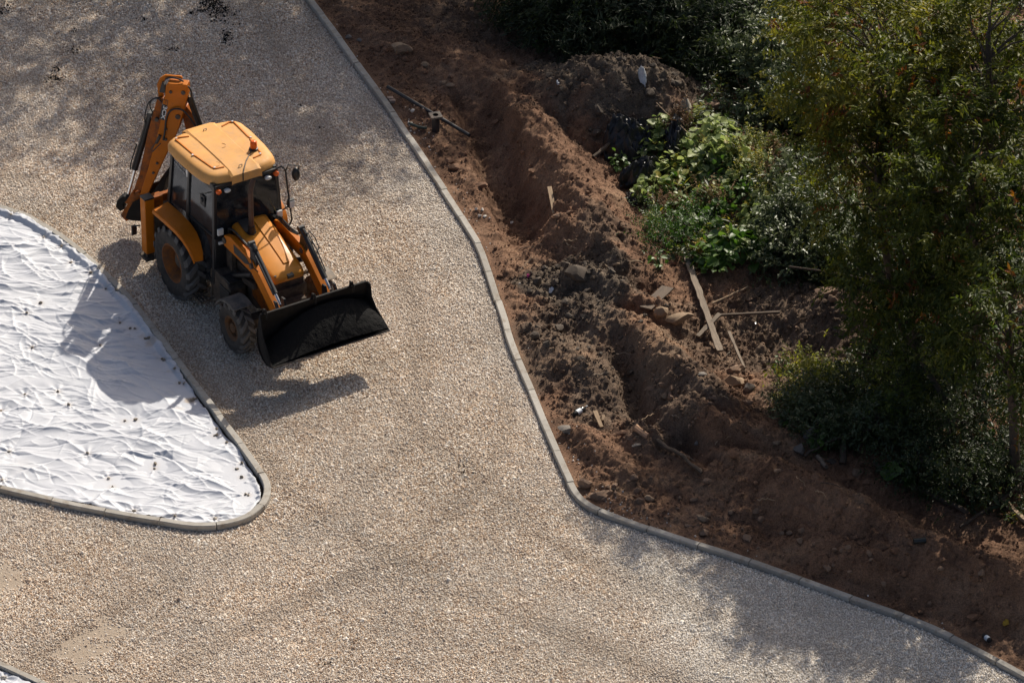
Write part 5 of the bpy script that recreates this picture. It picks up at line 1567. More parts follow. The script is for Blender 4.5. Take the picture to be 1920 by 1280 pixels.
# low bushes at the lower right
for i, (u, v, z, rx, rz, m, ti, lb) in enumerate([(1525, 712, .28, .32, .28, M_YELL, .4, 'yellow-green herb patch right of the round stones'), (1510, 765, .24, .32, .24, M_OVAL, .6, 'silvery green low bush above the round boulder'), (1600, 730, .4, .45, .36, M_DARKL, .7, 'dark bush behind the yellow-green herbs'),
        (1690, 735, .6, .48, .5, M_YELL, .1, 'feathery olive weed clump in front of the leaning trunk'), (1640, 790, .4, .45, .38, M_OVAL, .45, 'leafy bush right of the big burdock'), (1780, 800, .6, .55, .5, M_DARKL, .6, 'dark bush under the leaning trunk'), (1700, 640, .6, .5, .45, M_DARKL, .55, 'dark bush at the right end of the bank'),
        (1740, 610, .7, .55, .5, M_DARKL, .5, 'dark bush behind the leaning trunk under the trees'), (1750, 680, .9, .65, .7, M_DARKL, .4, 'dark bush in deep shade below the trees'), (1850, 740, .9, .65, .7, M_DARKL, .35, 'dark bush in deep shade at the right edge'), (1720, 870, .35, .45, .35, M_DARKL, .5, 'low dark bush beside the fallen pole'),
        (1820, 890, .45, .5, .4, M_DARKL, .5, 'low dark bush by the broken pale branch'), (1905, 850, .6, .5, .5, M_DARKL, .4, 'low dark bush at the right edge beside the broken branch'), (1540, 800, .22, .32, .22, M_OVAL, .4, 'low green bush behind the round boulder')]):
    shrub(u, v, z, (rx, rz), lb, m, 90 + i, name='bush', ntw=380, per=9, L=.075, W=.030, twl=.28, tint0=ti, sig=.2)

# ---- broad-leaved plants
def broad_plant(u, v, n, r, L, label, m, seed, ti=.5, flat=.5, name='broad_leaf_plant', W=.9, hgt=.40):
    p = E(u, v)
    rr = np.random.default_rng(seed)
    root = empty(name, p, label, 'plant')
    a = rr.uniform(0, 2 * np.pi, n); q = r * np.sqrt(rr.random(n))
    o = np.stack([q * np.cos(a), q * np.sin(a), hgt * (1 - .6 * (q / r) ** 2) * rr.uniform(.5, 1.1, n)], 1)
    gx = ez(p[0] + o[:, 0], p[1] + o[:, 1]) - p[2]
    o[:, 2] += gx
    d = np.stack([np.cos(a + rr.normal(0, .7, n)), np.sin(a + rr.normal(0, .7, n)), rr.normal(-.1, flat * .4, n)], 1)
    Ls = L * np.exp(rr.normal(0, .25, n))
    t_ = np.clip(ti + rr.normal(0, .22, n), 0, 1)
    link('leaves', leaves_mesh('leaves', o, d, Ls, Ls * W, t_, 'broad', seed), m, root)
    sb = MB()
    for k in range(0, n, max(1, n // 24)):
        b0 = o[k] * np.array([.25, .25, 0]) + np.array([0, 0, float(ez(p[0] + o[k, 0] * .25, p[1] + o[k, 1] * .25) - p[2])])
        sb.tube([tuple(b0), tuple((b0 + o[k]) / 2 + np.array([0, 0, .03])), tuple(o[k])], .006, 4)
    sb.build('stems', M_BROAD2, root)
    return root
M_BROAD2 = simple('green_stem', (.06, .10, .025), .6)
BP = [(1222, 360, 60, .26, .12, 'pale sunlit plant right of the black roll end', M_LIGHT, .5), (1262, 330, 70, .28, .13, 'pale sunlit plant between the black roll and the big pale plant', M_LIGHT, .6), (1375, 300, 90, .34, .12, 'pale yellow-green plant behind the yellowing herbs', M_LIGHT, .7), (1300, 440, 60, .30, .12, 'bright green plant above the plank end', M_BROAD, .6), (1385, 345, 70, .30, .11, 'bright pale plant beside the yellowing herbs', M_LIGHT, .65), (1330, 380, 70, .30, .12, 'sunlit pale plant in the middle of the brown stalks', M_LIGHT, .5), (1275, 400, 50, .26, .11, 'bright green plant over the fine-leaved shrub', M_BROAD, .7), (1420, 330, 60, .30, .11, 'pale plant at the shaded right end of the weeds', M_LIGHT, .4), (1325, 490, 60, .34, .16, 'low broad-leaved plant in front of the bank, left of the others', M_BROAD, .4), (1375, 470, 90, .42, .17, 'large broad-leaved plant below the pinkish boulder', M_BROAD, .45), (1420, 480, 70, .38, .16, 'broad-leaved plant in shade right of the pinkish boulder', M_BROAD, .25), (1350, 505, 46, .30, .13, 'broad-leaved plant at the lip of the bank', M_BROAD, .55),
      (1345, 425, 50, .30, .14, 'broad-leaved plant left of the pinkish boulder', M_BROAD, .45), (1440, 420, 110, .42, .115, 'pale small-leaved plant behind the pinkish boulder', M_LIGHT, .45), (1420, 405, 90, .34, .11, 'sunlit pale plant above the pinkish boulder', M_LIGHT, .6),
      (1215, 290, 90, .32, .125, 'sunlit pale plant growing over the black sheet', M_LIGHT, .55), (1240, 262, 60, .26, .12, 'pale plant at the top corner of the black sheet', M_LIGHT, .45), (1158, 318, 30, .18, .08, 'small green plant at the left foot of the black sheet', M_BROAD, .45),
      (1315, 300, 190, .55, .135, 'large sunlit pale plant in the middle of the weeds', M_LIGHT, .6), (1335, 262, 110, .40, .125, 'sunlit pale plant behind the white boulder', M_LIGHT, .55), (1290, 340, 120, .38, .12, 'leafy plant right of the black roll', M_LIGHT, .65), (1350, 345, 110, .38, .11, 'green plant in front of the yellowing weeds', M_BROAD, .6),
      (1270, 365, 80, .28, .085, 'shaded green plant below the black roll', M_BROAD, .35), (1205, 385, 40, .20, .07, 'small pale plant at the end of the black roll', M_LIGHT, .4), (1310, 385, 80, .32, .075, 'green plant among the brown stalks', M_BROAD, .4), (1380, 385, 110, .38, .10, 'green plant above the pinkish boulder among tall stalks', M_BROAD, .45),
      (1590, 790, 26, .30, .26, 'big burdock with round leaves behind the boulder', M_BROAD, .35), (1630, 815, 30, .32, .17, 'burdock clump right of the big burdock', M_BROAD, .3), (1545, 840, 22, .22, .13, 'small burdock beside the tilted boulder', M_BROAD, .3), (1685, 905, 16, .20, .15, 'single burdock on the red earth by the fallen pole', M_BROAD, .3), (1740, 780, 30, .30, .15, 'sunlit pale plant under the leaning trunk', M_LIGHT, .5),
      (1465, 700, 26, .16, .06, 'tiny green plant beside the broken stone', M_BROAD, .4), (1265, 110, 14, .16, .16, 'dark broad-leaved plant on the back slope of the mound', M_BROAD, .05), (1425, 45, 14, .18, .16, 'dark broad-leaved plant at the foot of the glossy shrub', M_BROAD, .1), (1235, 505, 16, .12, .08, 'little green plant beside the plank end', M_BROAD, .5), (1010, 100, 10, .10, .06, 'tiny green plant at the left end of the mound', M_BROAD, .2)]
for i, (u, v, n, r, L, lb, m, ti) in enumerate(BP):
    broad_plant(u, v, n, r, L, lb, m, 200 + i, ti)
# herbs with many small leaves / dry stalks
def herb(u, v, n, r, h, label, m, seed, L=.05, W=.018, ti=.5, name='tall_herb', lean=.25):
    p = E(u, v)
    rr = np.random.default_rng(seed)
    root = empty(name, p, label, 'plant')
    a = rr.uniform(0, 2 * np.pi, n); q = r * np.sqrt(rr.random(n))
    bx, by = q * np.cos(a), q * np.sin(a)
    bz = ez(p[0] + bx, p[1] + by) - p[2]
    hh = h * rr.uniform(.6, 1.15, n)
    tp = np.stack([bx + rr.normal(0, lean, n) * hh, by + rr.normal(0, lean, n) * hh, bz + hh], 1)
    bs = np.stack([bx, by, bz], 1)
    sb = MB()
    for k in range(n):
        sb.tube([tuple(bs[k]), tuple(bs[k] * .45 + tp[k] * .55 + np.array([0, 0, .03 * h])), tuple(tp[k])], [.006, .004, .002], 4)
    sb.build('stems', M_DRY2 if m is M_DRY else M_BROAD2, root)
    per = 26
    t = rr.uniform(.2, 1, (n, per, 1))
    P = bs[:, None] * (1 - t) + tp[:, None] * t
    D = rr.normal(0, 1, (n, per, 3)); D[..., 2] = .4 * np.abs(D[..., 2])
    Ls = L * np.exp(rr.normal(0, .3, (n, per))).ravel()
    tt = np.clip(ti + rr.normal(0, .2, n * per), 0, 1)
    link('leaves', leaves_mesh('leaves', P.reshape(-1, 3), D.reshape(-1, 3), Ls, Ls * W / L, tt, 'lance', seed), m, root)
M_DRY2 = simple('dry_stem', (.20, .13, .065), .9)
HB = [(1405, 335, 46, .34, .55, 'yellowing herb clump in the middle of the sunlit weeds', M_YELL, .6), (1390, 285, 30, .28, .5, 'olive herb clump below the brown rock', M_YELL, .35), (1425, 375, 30, .26, .5, 'yellowish herb clump right of the leafy plants', M_YELL, .45), (1440, 290, 34, .30, .5, 'green-gold herb clump at the foot of the glossy shrub', M_YELL, .3),
      (1460, 250, 24, .24, .45, 'green-gold herb clump beside the reddish weed', M_YELL, .45), (1409, 215, 18, .14, .8, 'tall reddish-brown dry weed standing left of the glossy shrub', M_DRY, .2), (1265, 240, 22, .30, .5, 'thin reddish dry stalks on the slope of the dark mound', M_DRY, .15), (1310, 395, 24, .22, .6, 'straw-coloured dry stalks below the leafy plants', M_DRY, .8), (1255, 395, 20, .26, .5, 'brown dry stalks under the black roll', M_DRY, .4), (1350, 400, 16, .22, .55, 'tall straw stalks above the broad leaves', M_DRY, .7), (1470, 310, 30, .3, .5, 'pinkish-brown weed clump right of the yellow herbs', M_DRY, .5), (1440, 345, 24, .24, .45, 'brownish weed clump near the pale rock', M_DRY, .45),
      (1315, 222, 5, .05, .42, 'single upright herb with yellow lower leaves beside the standing rock', M_LIGHT, .75), (1680, 770, 26, .3, .6, 'feathery yellowish weed under the leaning trunk', M_YELL, .3), (1310, 478, 8, .06, .3, 'yellow-green flower stalk above the plank', M_YELL, .8), (1215, 85, 16, .25, .6, 'dark dry stalks behind the mound', M_DRY, .1), (1345, 90, 18, .3, .5, 'brown weed clump on the back slope', M_DRY, .2)]
for i, (u, v, n, r, h, lb, m, ti) in enumerate(HB):
    herb(u, v, n, r, h, lb, m, 300 + i, ti=ti, L=.06 if m is M_LIGHT else .045)

# ---- ground cover on the vegetated slope
VEG = [(1000, 0), (1010, 60), (1090, 90), (1290, 100), (1335, 170), (1300, 245), (1215, 265), (1195, 330), (1215, 395), (1240, 470), (1300, 492), (1330, 505), (1430, 490), (1480, 520), (1560, 540), (1650, 590), (1640, 650), (1560, 670), (1480, 715), (1465, 790), (1550, 830), (1640, 870), (1700, 905), (1800, 945), (1990, 1000), (2200, 600), (2200, -200), (1000, -200)]
VW = GL(VEG, .2)[:, :2]
n = 20000
vx = rng.uniform(VW[:, 0].min(), 12.8, n); vy = rng.uniform(VW[:, 1].min(), 14.8, n)
k = inside(vx, vy, VW) & (fbm(vx * .9, vy * .9, 3, 151) > -.22)
vx, vy = vx[k], vy[k]
def sprig(seed, m, L, W, n, shape='lance', h=.12):
    rr = np.random.default_rng(seed)
    o = np.stack([rr.normal(0, .05, n), rr.normal(0, .05, n), rr.uniform(.01, h, n)], 1)
    d = rr.normal(0, 1, (n, 3)); d[:, 2] = rr.uniform(-.1, .7, n)
    Ls = L * np.exp(rr.normal(0, .25, n))
    me = leaves_mesh('sprig', o, d, Ls, Ls * W, rr.uniform(0, .9, n), shape, seed)
    me.materials.append(m)
    return me
SPR = [sprig(1, M_DARKL, .08, .35, 14), sprig(2, M_DARKL, .06, .5, 14), sprig(3, M_OVAL, .07, .5, 12), sprig(4, M_YELL, .07, .25, 14, h=.2), sprig(5, M_DRY, .08, .15, 12, h=.2), sprig(6, M_BROAD, .07, .8, 7, 'broad'), sprig(7, M_DARKL, .09, .25, 14, h=.25)]
scatter('ground_cover', np.stack([vx, vy, ez(vx, vy)], 1), np.exp(rng.normal(0, .3, len(vx))) * 1.0, SPR, None, 'low mixed weeds covering the slope under the trees', seed=9, tilt=.3)

# ------------------------------------------------------------------ stones, timber and rubbish
def stone_mat(name, c, var=.35, dirt=None):
    return simple(name, c, .92, var=var, scale=5, bmp=.5, bscale=22, dirt=dirt, dirt_amt=(.45, .75))
M_ST = {'brown': stone_mat('brown_stone', (.23, .15, .10), dirt=(.16, .09, .053)), 'tan': stone_mat('tan_stone', (.30, .215, .14), dirt=(.17, .10, .06)), 'pink': stone_mat('pinkish_stone', (.36, .25, .19), dirt=(.22, .14, .10)),
        'grey': stone_mat('grey_stone', (.22, .195, .17), dirt=(.10, .07, .05)), 'pale': stone_mat('pale_rock', (.42, .385, .33), dirt=(.25, .20, .15)), 'dark': stone_mat('dark_clod', (.085, .066, .050)), 'red': stone_mat('red_clod', (.185, .100, .058)), 'white': stone_mat('white_stone', (.62, .58, .52), .15)}
RK = [(1085, 525, .62, 'dark', (1.0, .8, .75), 'big dark slab of clay with a reddish tip standing in the rubble pit', 2), (1238, 592, .36, 'tan', (.85, .8, .9), 'rounded tan boulder left of the broken block', 1), (1272, 604, .44, 'tan', (1.2, .7, .8), 'long tan block lying beside the rounded boulder', 4),
      (1374, 722, .50, 'tan', (1.35, .62, .7), 'long flat-faced stone at the end of the middle heap', 0), (1378, 697, .34, 'brown', (1, .9, .9), 'brown round stone above the long stone', 3), (1404, 730, .30, 'grey', (1, .7, .9), 'grey broken stone right of the long stone', 5), (1400, 757, .24, 'brown', (1, 1, .8), 'rounded brown stone below the long stone', 1), (1315, 703, .28, 'grey', (1.1, .8, .5), 'flat grey stone set in the slope of the middle heap', 2),
      (752, 97, .42, 'tan', (1.0, .85, 1.0), 'large squarish brown stone near the kerb at the top', 4), (797, 124, .20, 'tan', (1, 1, .8), 'rounded stone right of the squarish stone', 1), (832, 157, .15, 'tan', (1, 1, .9), 'small stone left of the yellowish stone', 3), (846, 163, .20, 'tan', (1.1, .9, .7), 'yellowish stone on the red earth above the pipe', 6), (846, 143, .22, 'brown', (1, .9, .8), 'brown stone behind the yellowish stone', 5), (826, 200, .16, 'red', (1, 1, .8), 'red clod above the pipe', 0),
      (1287, 212, .50, 'pale', (.55, .6, 1.35), 'pale rock standing upright at the foot of the dark mound', 0), (1345, 205, .50, 'brown', (1.3, .9, .7), 'wide brown rock behind the upright herb', 4), (1310, 250, .42, 'pale', (1.2, .7, .7), 'pale whitish boulder at the top of the sunlit weeds', 2), (1332, 222, .20, 'pale', (1, .8, .7), 'small pale rock right of the upright herb', 5), (1248, 322, .34, 'pale', (.9, 1, .9), 'grey-white rock right of the black roll', 7), (1183, 320, .30, 'pink', (1, .9, .8), 'pinkish rock between the black sheet and the black roll', 3),
      (1403, 437, .56, 'pink', (.55, 1.25, .8), 'pinkish boulder standing among the broad leaves', 2), (1455, 322, .30, 'pale', (1.3, .7, .6), 'pale rock under the dark tree edge', 6), (1335, 340, .40, 'tan', (1.3, .8, .5), 'tan rock half hidden under the pale plants', 1), (1435, 465, .26, 'pale', (1.2, .8, .5), 'pale flat rock under the shrub edge', 3),
      (1555, 552, .50, 'brown', (1.1, .8, .7), 'brown boulder on the bank beneath the shrubs', 4), (1522, 818, .42, 'grey', (1.05, .9, .85), 'round grey boulder under the low bushes', 1), (1500, 848, .30, 'grey', (.9, .8, 1.0), 'tilted grey stone beside the branch', 0), (1455, 832, .16, 'tan', (1.1, .9, .7), 'tan stone left of the tilted grey stone', 3), (1606, 890, .32, 'brown', (1, .9, .8), 'angular brown stone on the red heap by the branch', 5), (1631, 906, .24, 'red', (1, .9, .8), 'red-brown stone right of the angular stone', 6), (1597, 902, .13, 'red', (1, 1, .8), 'small red stone below the angular stone', 2), (1458, 886, .17, 'brown', (1.2, .8, .7), 'brown stone on the flank of the lower heap', 4), (1560, 868, .26, 'dark', (1.2, .9, .6), 'dark clod behind the branch stump', 2),
      (1097, 911, .30, 'brown', (.95, .9, 1.0), 'rounded brown boulder close to the kerb bend', 1), (1127, 932, .34, 'brown', (1.05, .95, .9), 'larger rounded boulder at the kerb bend', 3), (1105, 935, .15, 'brown', (1, .9, .8), 'small brown stone tucked between the kerb and the boulder', 6), (1216, 937, .20, 'tan', (1, .85, .9), 'rounded tan stone on the lower earth', 1), (1318, 976, .22, 'tan', (1, .9, .8), 'tan stone on the dark lower earth', 3), (1153, 917, .16, 'tan', (1.1, .9, .7), 'tan stone above the larger boulder', 5), (1145, 923, .13, 'brown', (1, 1, .8), 'brown stone right of the larger boulder', 2), (1291, 987, .18, 'brown', (1, .9, .7), 'brown stone below the tan stone by the long kerb', 7),
      (1065, 808, .34, 'grey', (1.15, .8, .7), 'grey-brown boulder beside the kerb below the bottle', 4), (1248, 744, .17, 'tan', (1, .9, .9), 'small tan stone on the slope of the middle heap', 0), (1195, 835, .20, 'grey', (1.2, .9, .5), 'flat grey stone at the end of the narrow trench', 2), (1170, 812, .22, 'red', (1.2, .8, .7), 'red clod beside the short log', 6), (1307, 832, .15, 'grey', (1, .8, .7), 'pale grey stone at the back of the trench end', 5), (1440, 1107 - 10, .2, 'red', (1, .9, .8), 'red clod by the lower kerb', 3), (1842, 1077, .20, 'brown', (.8, 1, .9), 'upright brown stone on the lower right earth', 0), (1826, 1160, .24, 'red', (1.1, .9, .8), 'red stone near the lower right kerb', 4), (1763, 1070, .16, 'brown', (1, .9, .8), 'brown stone on the lower heap to the right', 1),
      (1045, 407, .16, 'brown', (1, .9, .8), 'brown stone at the foot of the upright stake', 3), (903, 352, .24, 'red', (1, .9, .9), 'red clod hanging on the trench lip', 4), (855, 318, .28, 'red', (1.2, .9, .8), 'large red clod on the bank by the kerb', 2), (843, 305, .22, 'red', (1, 1, .8), 'red clod behind the large red clod', 6), (770, 232, .1, 'white', (1, .8, .7), 'white pebble below the long pipe', 3), (775, 210, .13, 'white', (1, .9, .8), 'bright white stone above the short hose', 1), (1226, 486 + 5, .2, 'red', (1, .9, .9), 'red clod at the end of the spoil heap', 5), (1262, 498, .17, 'red', (.8, .8, 1.1), 'small reddish stone beside the plank end', 7), (1200, 1, .2, 'grey', (.8, .8, 1.2), 'grey stone at the top edge', 0),
      (600, 34, .22, 'pale', (1.3, .6, .6), 'long pale stone beside the kerb at the very top', 6), (655, 72, .18, 'grey', (1, .9, .8), 'grey stone beside the upper kerb', 2), (675, 78, .16, 'grey', (1, .8, .8), 'broken grey stone right of the kerbside stone', 5)]
for u, v, s_, m, sq, lb, k in RK:
    p = E(u, v)
    if lb.endswith('at the top edge'):
        continue
    rock('clod' if 'clod' in lb else ('boulder' if s_ > .33 else 'stone'), p[0], p[1], p[2] - s_ * .10, s_, M_ST[m], lb, 'clod' if 'clod' in lb else 'stone', None, k, sq, (random.uniform(-.25, .25), random.uniform(-.25, .25), random.uniform(-.5, .5)))
# four white stones in a cluster on the bank
for u, v in ((893, 394), (905, 396), (899, 406), (909, 408), (960, 419)):
    p = E(u, v)
    rock('stone', p[0], p[1], p[2], .085, M_ST['white'], {893: 'upper left white stone of the white cluster on the trench bank', 905: 'upper right white stone of the white cluster on the trench bank', 899: 'lower left white stone of the white cluster on the trench bank', 909: 'lower right white stone of the white cluster on the trench bank'}[u] if u < 950 else 'pale stone lying on the trench floor', 'stone', 'white stones on the bank' if u < 950 else None)
p = E(1205, 95); rock('stone', p[0], p[1], p[2] - .08, .26, M_ST['grey'], 'pale lump of concrete on the crest of the dark mound', 'stone', None, 0, (.8, .8, 1.3))
# clods that look alike, kept one by one
LMK = []
for u, v, s_, m, sq, lb, k in RK:
    LMK.append((u, v, lb))
SHORT = {'big dark slab of clay with a reddish tip standing in the rubble pit': 'the big clay slab', 'rounded tan boulder left of the broken block': 'the rounded tan boulder', 'long tan block lying beside the rounded boulder': 'the long tan block', 'long flat-faced stone at the end of the middle heap': 'the long flat-faced stone', 'flat grey stone set in the slope of the middle heap': 'the flat grey stone on the slope',
         'large squarish brown stone near the kerb at the top': 'the squarish brown stone', 'yellowish stone on the red earth above the pipe': 'the yellowish stone', 'pale rock standing upright at the foot of the dark mound': 'the pale upright rock', 'angular brown stone on the red heap by the branch': 'the angular brown stone', 'larger rounded boulder at the kerb bend': 'the larger boulder at the kerb bend', 'rounded tan stone on the lower earth': 'the rounded tan stone',
         'tan stone on the dark lower earth': 'the tan stone on dark earth', 'small tan stone on the slope of the middle heap': 'the small tan stone on the slope', 'upright brown stone on the lower right earth': 'the upright brown stone', 'brown stone on the lower heap to the right': 'the brown stone far along the heap', 'large red clod on the bank by the kerb': 'the large red bank clod', 'brown stone on the flank of the lower heap': 'the brown stone on the heap flank'}
LMK = [(u, v, SHORT[lb]) for u, v, lb in LMK if lb in SHORT]
LMK += [(1320, 575, 'the long weathered plank'), (1410, 600, 'the thin beam'), (1035, 382, 'the wooden stake'), (1230, 570, 'the half-buried board'), (1122, 790, 'the plank offcut'), (1202, 815, 'the peeled log'), (1275, 862, 'the dark root'), (1575, 845, 'the long grey branch'), (1720, 925, 'the fallen pole'), (1080, 777, 'the plastic bottle'), (1724, 1018, 'the dark tin can'), (1857, 1210, 'the crushed bottle'), (800, 222, 'the long black pipe'), (817, 225, 'the standpipe'), (1205, 152, 'the torn white bag'), (1180, 280, 'the black plastic sheet'), (1047, 157, 'the small whitish bottle'), (990, 520, 'the pink scrap'), (1416, 612, 'the metal flask'), (1205, 93, 'the concrete lump'), (1886, 1172, 'the yellow withered leaf'), (904, 400, 'the white stone cluster'), (1381, 665, 'the narrow lath'), (1142, 961, 'the kerb bend')]
USED = set()
def where(x, y, z):
    u, v = proj([[x, y, z]])[0]
    for (lu, lv, nm) in sorted(LMK, key=lambda q: (q[0] - u) ** 2 + (q[1] - v) ** 2)[:6]:
        dx, dy = u - lu, v - lv
        d = math.hypot(dx, dy)
        a = ('right of', 'below and right of', 'below', 'below and left of', 'left of', 'above and left of', 'above', 'above and right of')[int(((math.degrees(math.atan2(dy, dx)) + 22.5) % 360) // 45)]
        for pre in (('close ' if a[0] in 'b' and 0 else 'just ') if d < 45 else ('some way ' if d < 110 else 'well '),):
            yield pre + a + ' ' + nm
def clods(n, area, m, kind, smin, smax, seed, group):
    r = random.Random(seed); P = [tuple(E(u, v)[:2]) for u, v in area]
    x0 = min(p[0] for p in P); x1 = max(p[0] for p in P); y0 = min(p[1] for p in P); y1 = max(p[1] for p in P)
    k = 0
    while k < n:
        x, y = r.uniform(x0, x1), r.uniform(y0, y1)
        if not inside(np.array([x]), np.array([y]), P)[0]:
            continue
        s_ = smin * (smax / smin) ** (r.random() ** 1.5)
        z = float(ez(x, y))
        sz = 'tiny ' if s_ < smin * 1.25 else ('small ' if s_ < .12 else 'large ')
        lb = None
        for wh in where(x, y, z):
            lb = sz + kind + ' ' + wh
            if lb not in USED:
                break
        USED.add(lb)
        rock('clod', x, y, z - s_ * .06, s_, M_ST[m], lb, 'clod', group)
        k += 1
clods(46, [(1120, 870), (1330, 900), (1560, 1010), (1850, 1180), (1700, 1130), (1420, 1030), (1180, 960), (1100, 930)], 'brown', 'brown clod', .08, .22, 1, 'brown clods on the lower earth')
clods(34, [(1330, 850), (1650, 980), (1900, 1070), (1900, 1130), (1600, 1040), (1330, 900)], 'red', 'red clod', .08, .19, 2, 'red clods on the lower spoil heap')
clods(40, [(660, 60), (880, 110), (960, 200), (880, 190), (760, 180)], 'red', 'red clod', .07, .17, 3, 'red clods on the upper earth')
clods(34, [(960, 160), (1100, 120), (1290, 150), (1260, 260), (1140, 270), (1050, 230)], 'dark', 'dark clod', .09, .26, 4, 'dark clods on the dark mound')
clods(44, [(1000, 490), (1180, 520), (1260, 600), (1190, 700), (1060, 740), (960, 600)], 'dark', 'dark clod', .08, .24, 5, 'dark clods in the churned soil')
clods(30, [(1200, 640), (1330, 720), (1420, 820), (1300, 830), (1210, 790)], 'brown', 'brown clod', .07, .16, 6, 'brown clods on the middle heap')
clods(24, [(900, 200), (1000, 240), (1150, 420), (1060, 420), (960, 300)], 'red', 'red clod', .07, .15, 7, 'red clods on the long spoil heap')
clods(22, [(1390, 560), (1560, 560), (1640, 640), (1440, 720)], 'brown', 'brown clod', .08, .2, 8, 'brown clods in the hollow')

# ---- timber
def wood(name, c, var=.3):
    m, t, b = mat(name)
    v = coords(t)
    mp = nd(t, 'ShaderNodeMapping'); mp.inputs['Scale'].default_value = (2, 22, 22); t.links.new(v, mp.inputs[0])
    f = noise(t, 1.6, 5, .65, mp.outputs[0])
    c_ = ramp(t, f, [(.3, tuple(x * (1 - var) for x in c)), (.7, tuple(x * (1 + var) for x in c))])
    g = ramp(t, noise(t, 4, 5, .7, v), [(.55, (0, 0, 0)), (.75, (.7, .7, .7))])
    c_ = mixc(t, g, c_, (.10, .06, .035))
    t.links.new(c_, b.inputs['Base Color']); b.inputs['Roughness'].default_value = .85
    bump(t, b, f, .4, .01)
    return m
M_WG = wood('weathered_wood', (.21, .165, .122)); M_WY = wood('fresh_wood', (.34, .24, .15)); M_WD = wood('dark_wood', (.085, .06, .042))
def stick(name, a, b_, wd, th, m, label, cat='plank', za=.03, zb=.03, mid=None, round_=False, taper=1.0, rag=.0, seed=0, n=9):
    """timber from pixel a to pixel b lying on the earth, za/zb = clearance of its ends"""
    A = E(*a); B = E(*b_)
    A = A + np.array([0, 0, za]); B = B + np.array([0, 0, zb])
    ln = np.linalg.norm(B - A)
    d = (B - A) / ln
    r = random.Random(seed)
    mb = MB()
    side = np.cross(d, [0, 0, 1]); side /= np.linalg.norm(side); up = np.cross(side, d)
    if round_:
        pts = [(ln * t, r.uniform(-1, 1) * rag, r.uniform(-1, 1) * rag + (mid or 0) * math.sin(math.pi * t)) for t in np.linspace(0, 1, n)]
        mb.tube(pts, [wd / 2 * (1 - (1 - taper) * t) * r.uniform(.85, 1.1) for t in np.linspace(0, 1, n)], 8)
    else:
        rings = []
        for t in np.linspace(0, 1, n):
            w1 = wd / 2 * (1 - (1 - taper) * t) * r.uniform(1 - rag, 1); w2 = wd / 2 * (1 - (1 - taper) * t) * r.uniform(1 - rag, 1)
            z0 = (mid or 0) * math.sin(math.pi * t)
            rings.append([(ln * t, -w1, z0 - th / 2), (ln * t, w2, z0 - th / 2), (ln * t, w2, z0 + th / 2), (ln * t, -w1, z0 + th / 2)])
        mb.loft(rings)
    o = mb.build(name, m, None, 0 if round_ else .004, label, category=None) if False else mb.build(name, m, None, 0 if round_ else .004, label)
    o['category'] = cat
    o.matrix_world = Matrix(((d[0], side[0] * -1, up[0], A[0]), (d[1], side[1] * -1, up[1], A[1]), (d[2], side[2] * -1, up[2], A[2]), (0, 0, 0, 1)))
    return o
stick('plank', (1287, 492), (1350, 668), .14, .045, M_WG, 'long weathered plank lying down the bank', za=.12, zb=.10, rag=.30, seed=1, n=22)
stick('beam', (1349, 602), (1462, 597), .055, .04, M_WD, 'thin straight beam lying across the hollow right of the long plank', za=.10, zb=.12, rag=.25, seed=2)
stick('branch', (1335, 578), (1402, 546), .04, .04, M_WY, 'thin pale branch running up from the long plank', 'branch', .08, .08, round_=True, taper=.7, rag=.008, seed=3)
stick('plank', (1308, 637), (1350, 600), .11, .04, M_WG, 'short split board crossing under the long plank', za=.06, zb=.12, rag=.3, seed=4)
stick('plank', (1366, 640), (1396, 692), .06, .035, M_WG, 'narrow broken lath right of the long plank', za=.2, zb=.02, rag=.3, taper=.8, seed=5)
stick('stake', (1030, 358 + 2), (1040, 403), .085, .035, M_WY, 'wooden stake standing in the spoil heap beside the trench', 'stake', .10, .0, taper=1.0, seed=6)
stick('board', (1210, 588), (1252, 552), .24, .03, M_WD, 'brown board half buried above the boulders', 'board', .10, .12, rag=.05, seed=7)
stick('stake', (1236, 488), (1242, 512), .05, .05, M_WY, 'short pale stake poking out of the heap end', 'stake', .12, .02, seed=8)
stick('plank', (1115, 776), (1128, 806), .09, .03, M_WY, 'short pale plank offcut beside the plastic bottle', za=.06, zb=.04, rag=.1, taper=.75, seed=9)
stick('plank', (1132, 782), (1130, 796), .05, .03, M_WY, 'tiny pale offcut right of the plank offcut', za=.05, zb=.04, seed=10)
stick('log', (1190, 808), (1214, 822), .13, .1, wood('pinkish_log', (.50, .30, .18)), 'short peeled log at the end of the narrow trench', 'log', .06, .04, round_=True, rag=.004, seed=11)
stick('root', (1232, 832), (1318, 892), .085, .08, M_WD, 'long dark root lying along the trench end', 'root', .06, .04, mid=.04, round_=True, taper=.7, rag=.03, seed=12)
stick('root', (1285, 868), (1316, 888), .05, .05, M_WY, 'split pale root below the dark root', 'root', .05, .04, round_=True, rag=.01, seed=13)
stick('branch', (1508, 862), (1640, 832), .075, .07, M_WD, 'long grey branch lying across the red heap', 'branch', .06, .30, mid=.12, round_=True, taper=.35, rag=.025, seed=14, n=12)
stick('branch', (1532, 860), (1549, 882), .085, .08, M_WG, 'stub of the broken branch pointing down the heap', 'branch', .05, .05, round_=True, rag=.01, seed=15)
stick('stump', (1583, 838), (1580, 872), .11, .1, M_WD, 'broken upright stump behind the red heap', 'stump', .25, .0, round_=True, taper=1.3, rag=.015, seed=16)
stick('pole', (1640, 880), (1812, 968), .10, .10, M_WD, 'dark fallen pole along the edge of the bushes', 'pole', .10, .06, round_=True, rag=.02, seed=17)
stick('branch', (1872, 940), (1925, 992), .12, .07, M_WY, 'broken pale branch at the right edge', 'branch', .10, .10, rag=.4, taper=.6, seed=18)
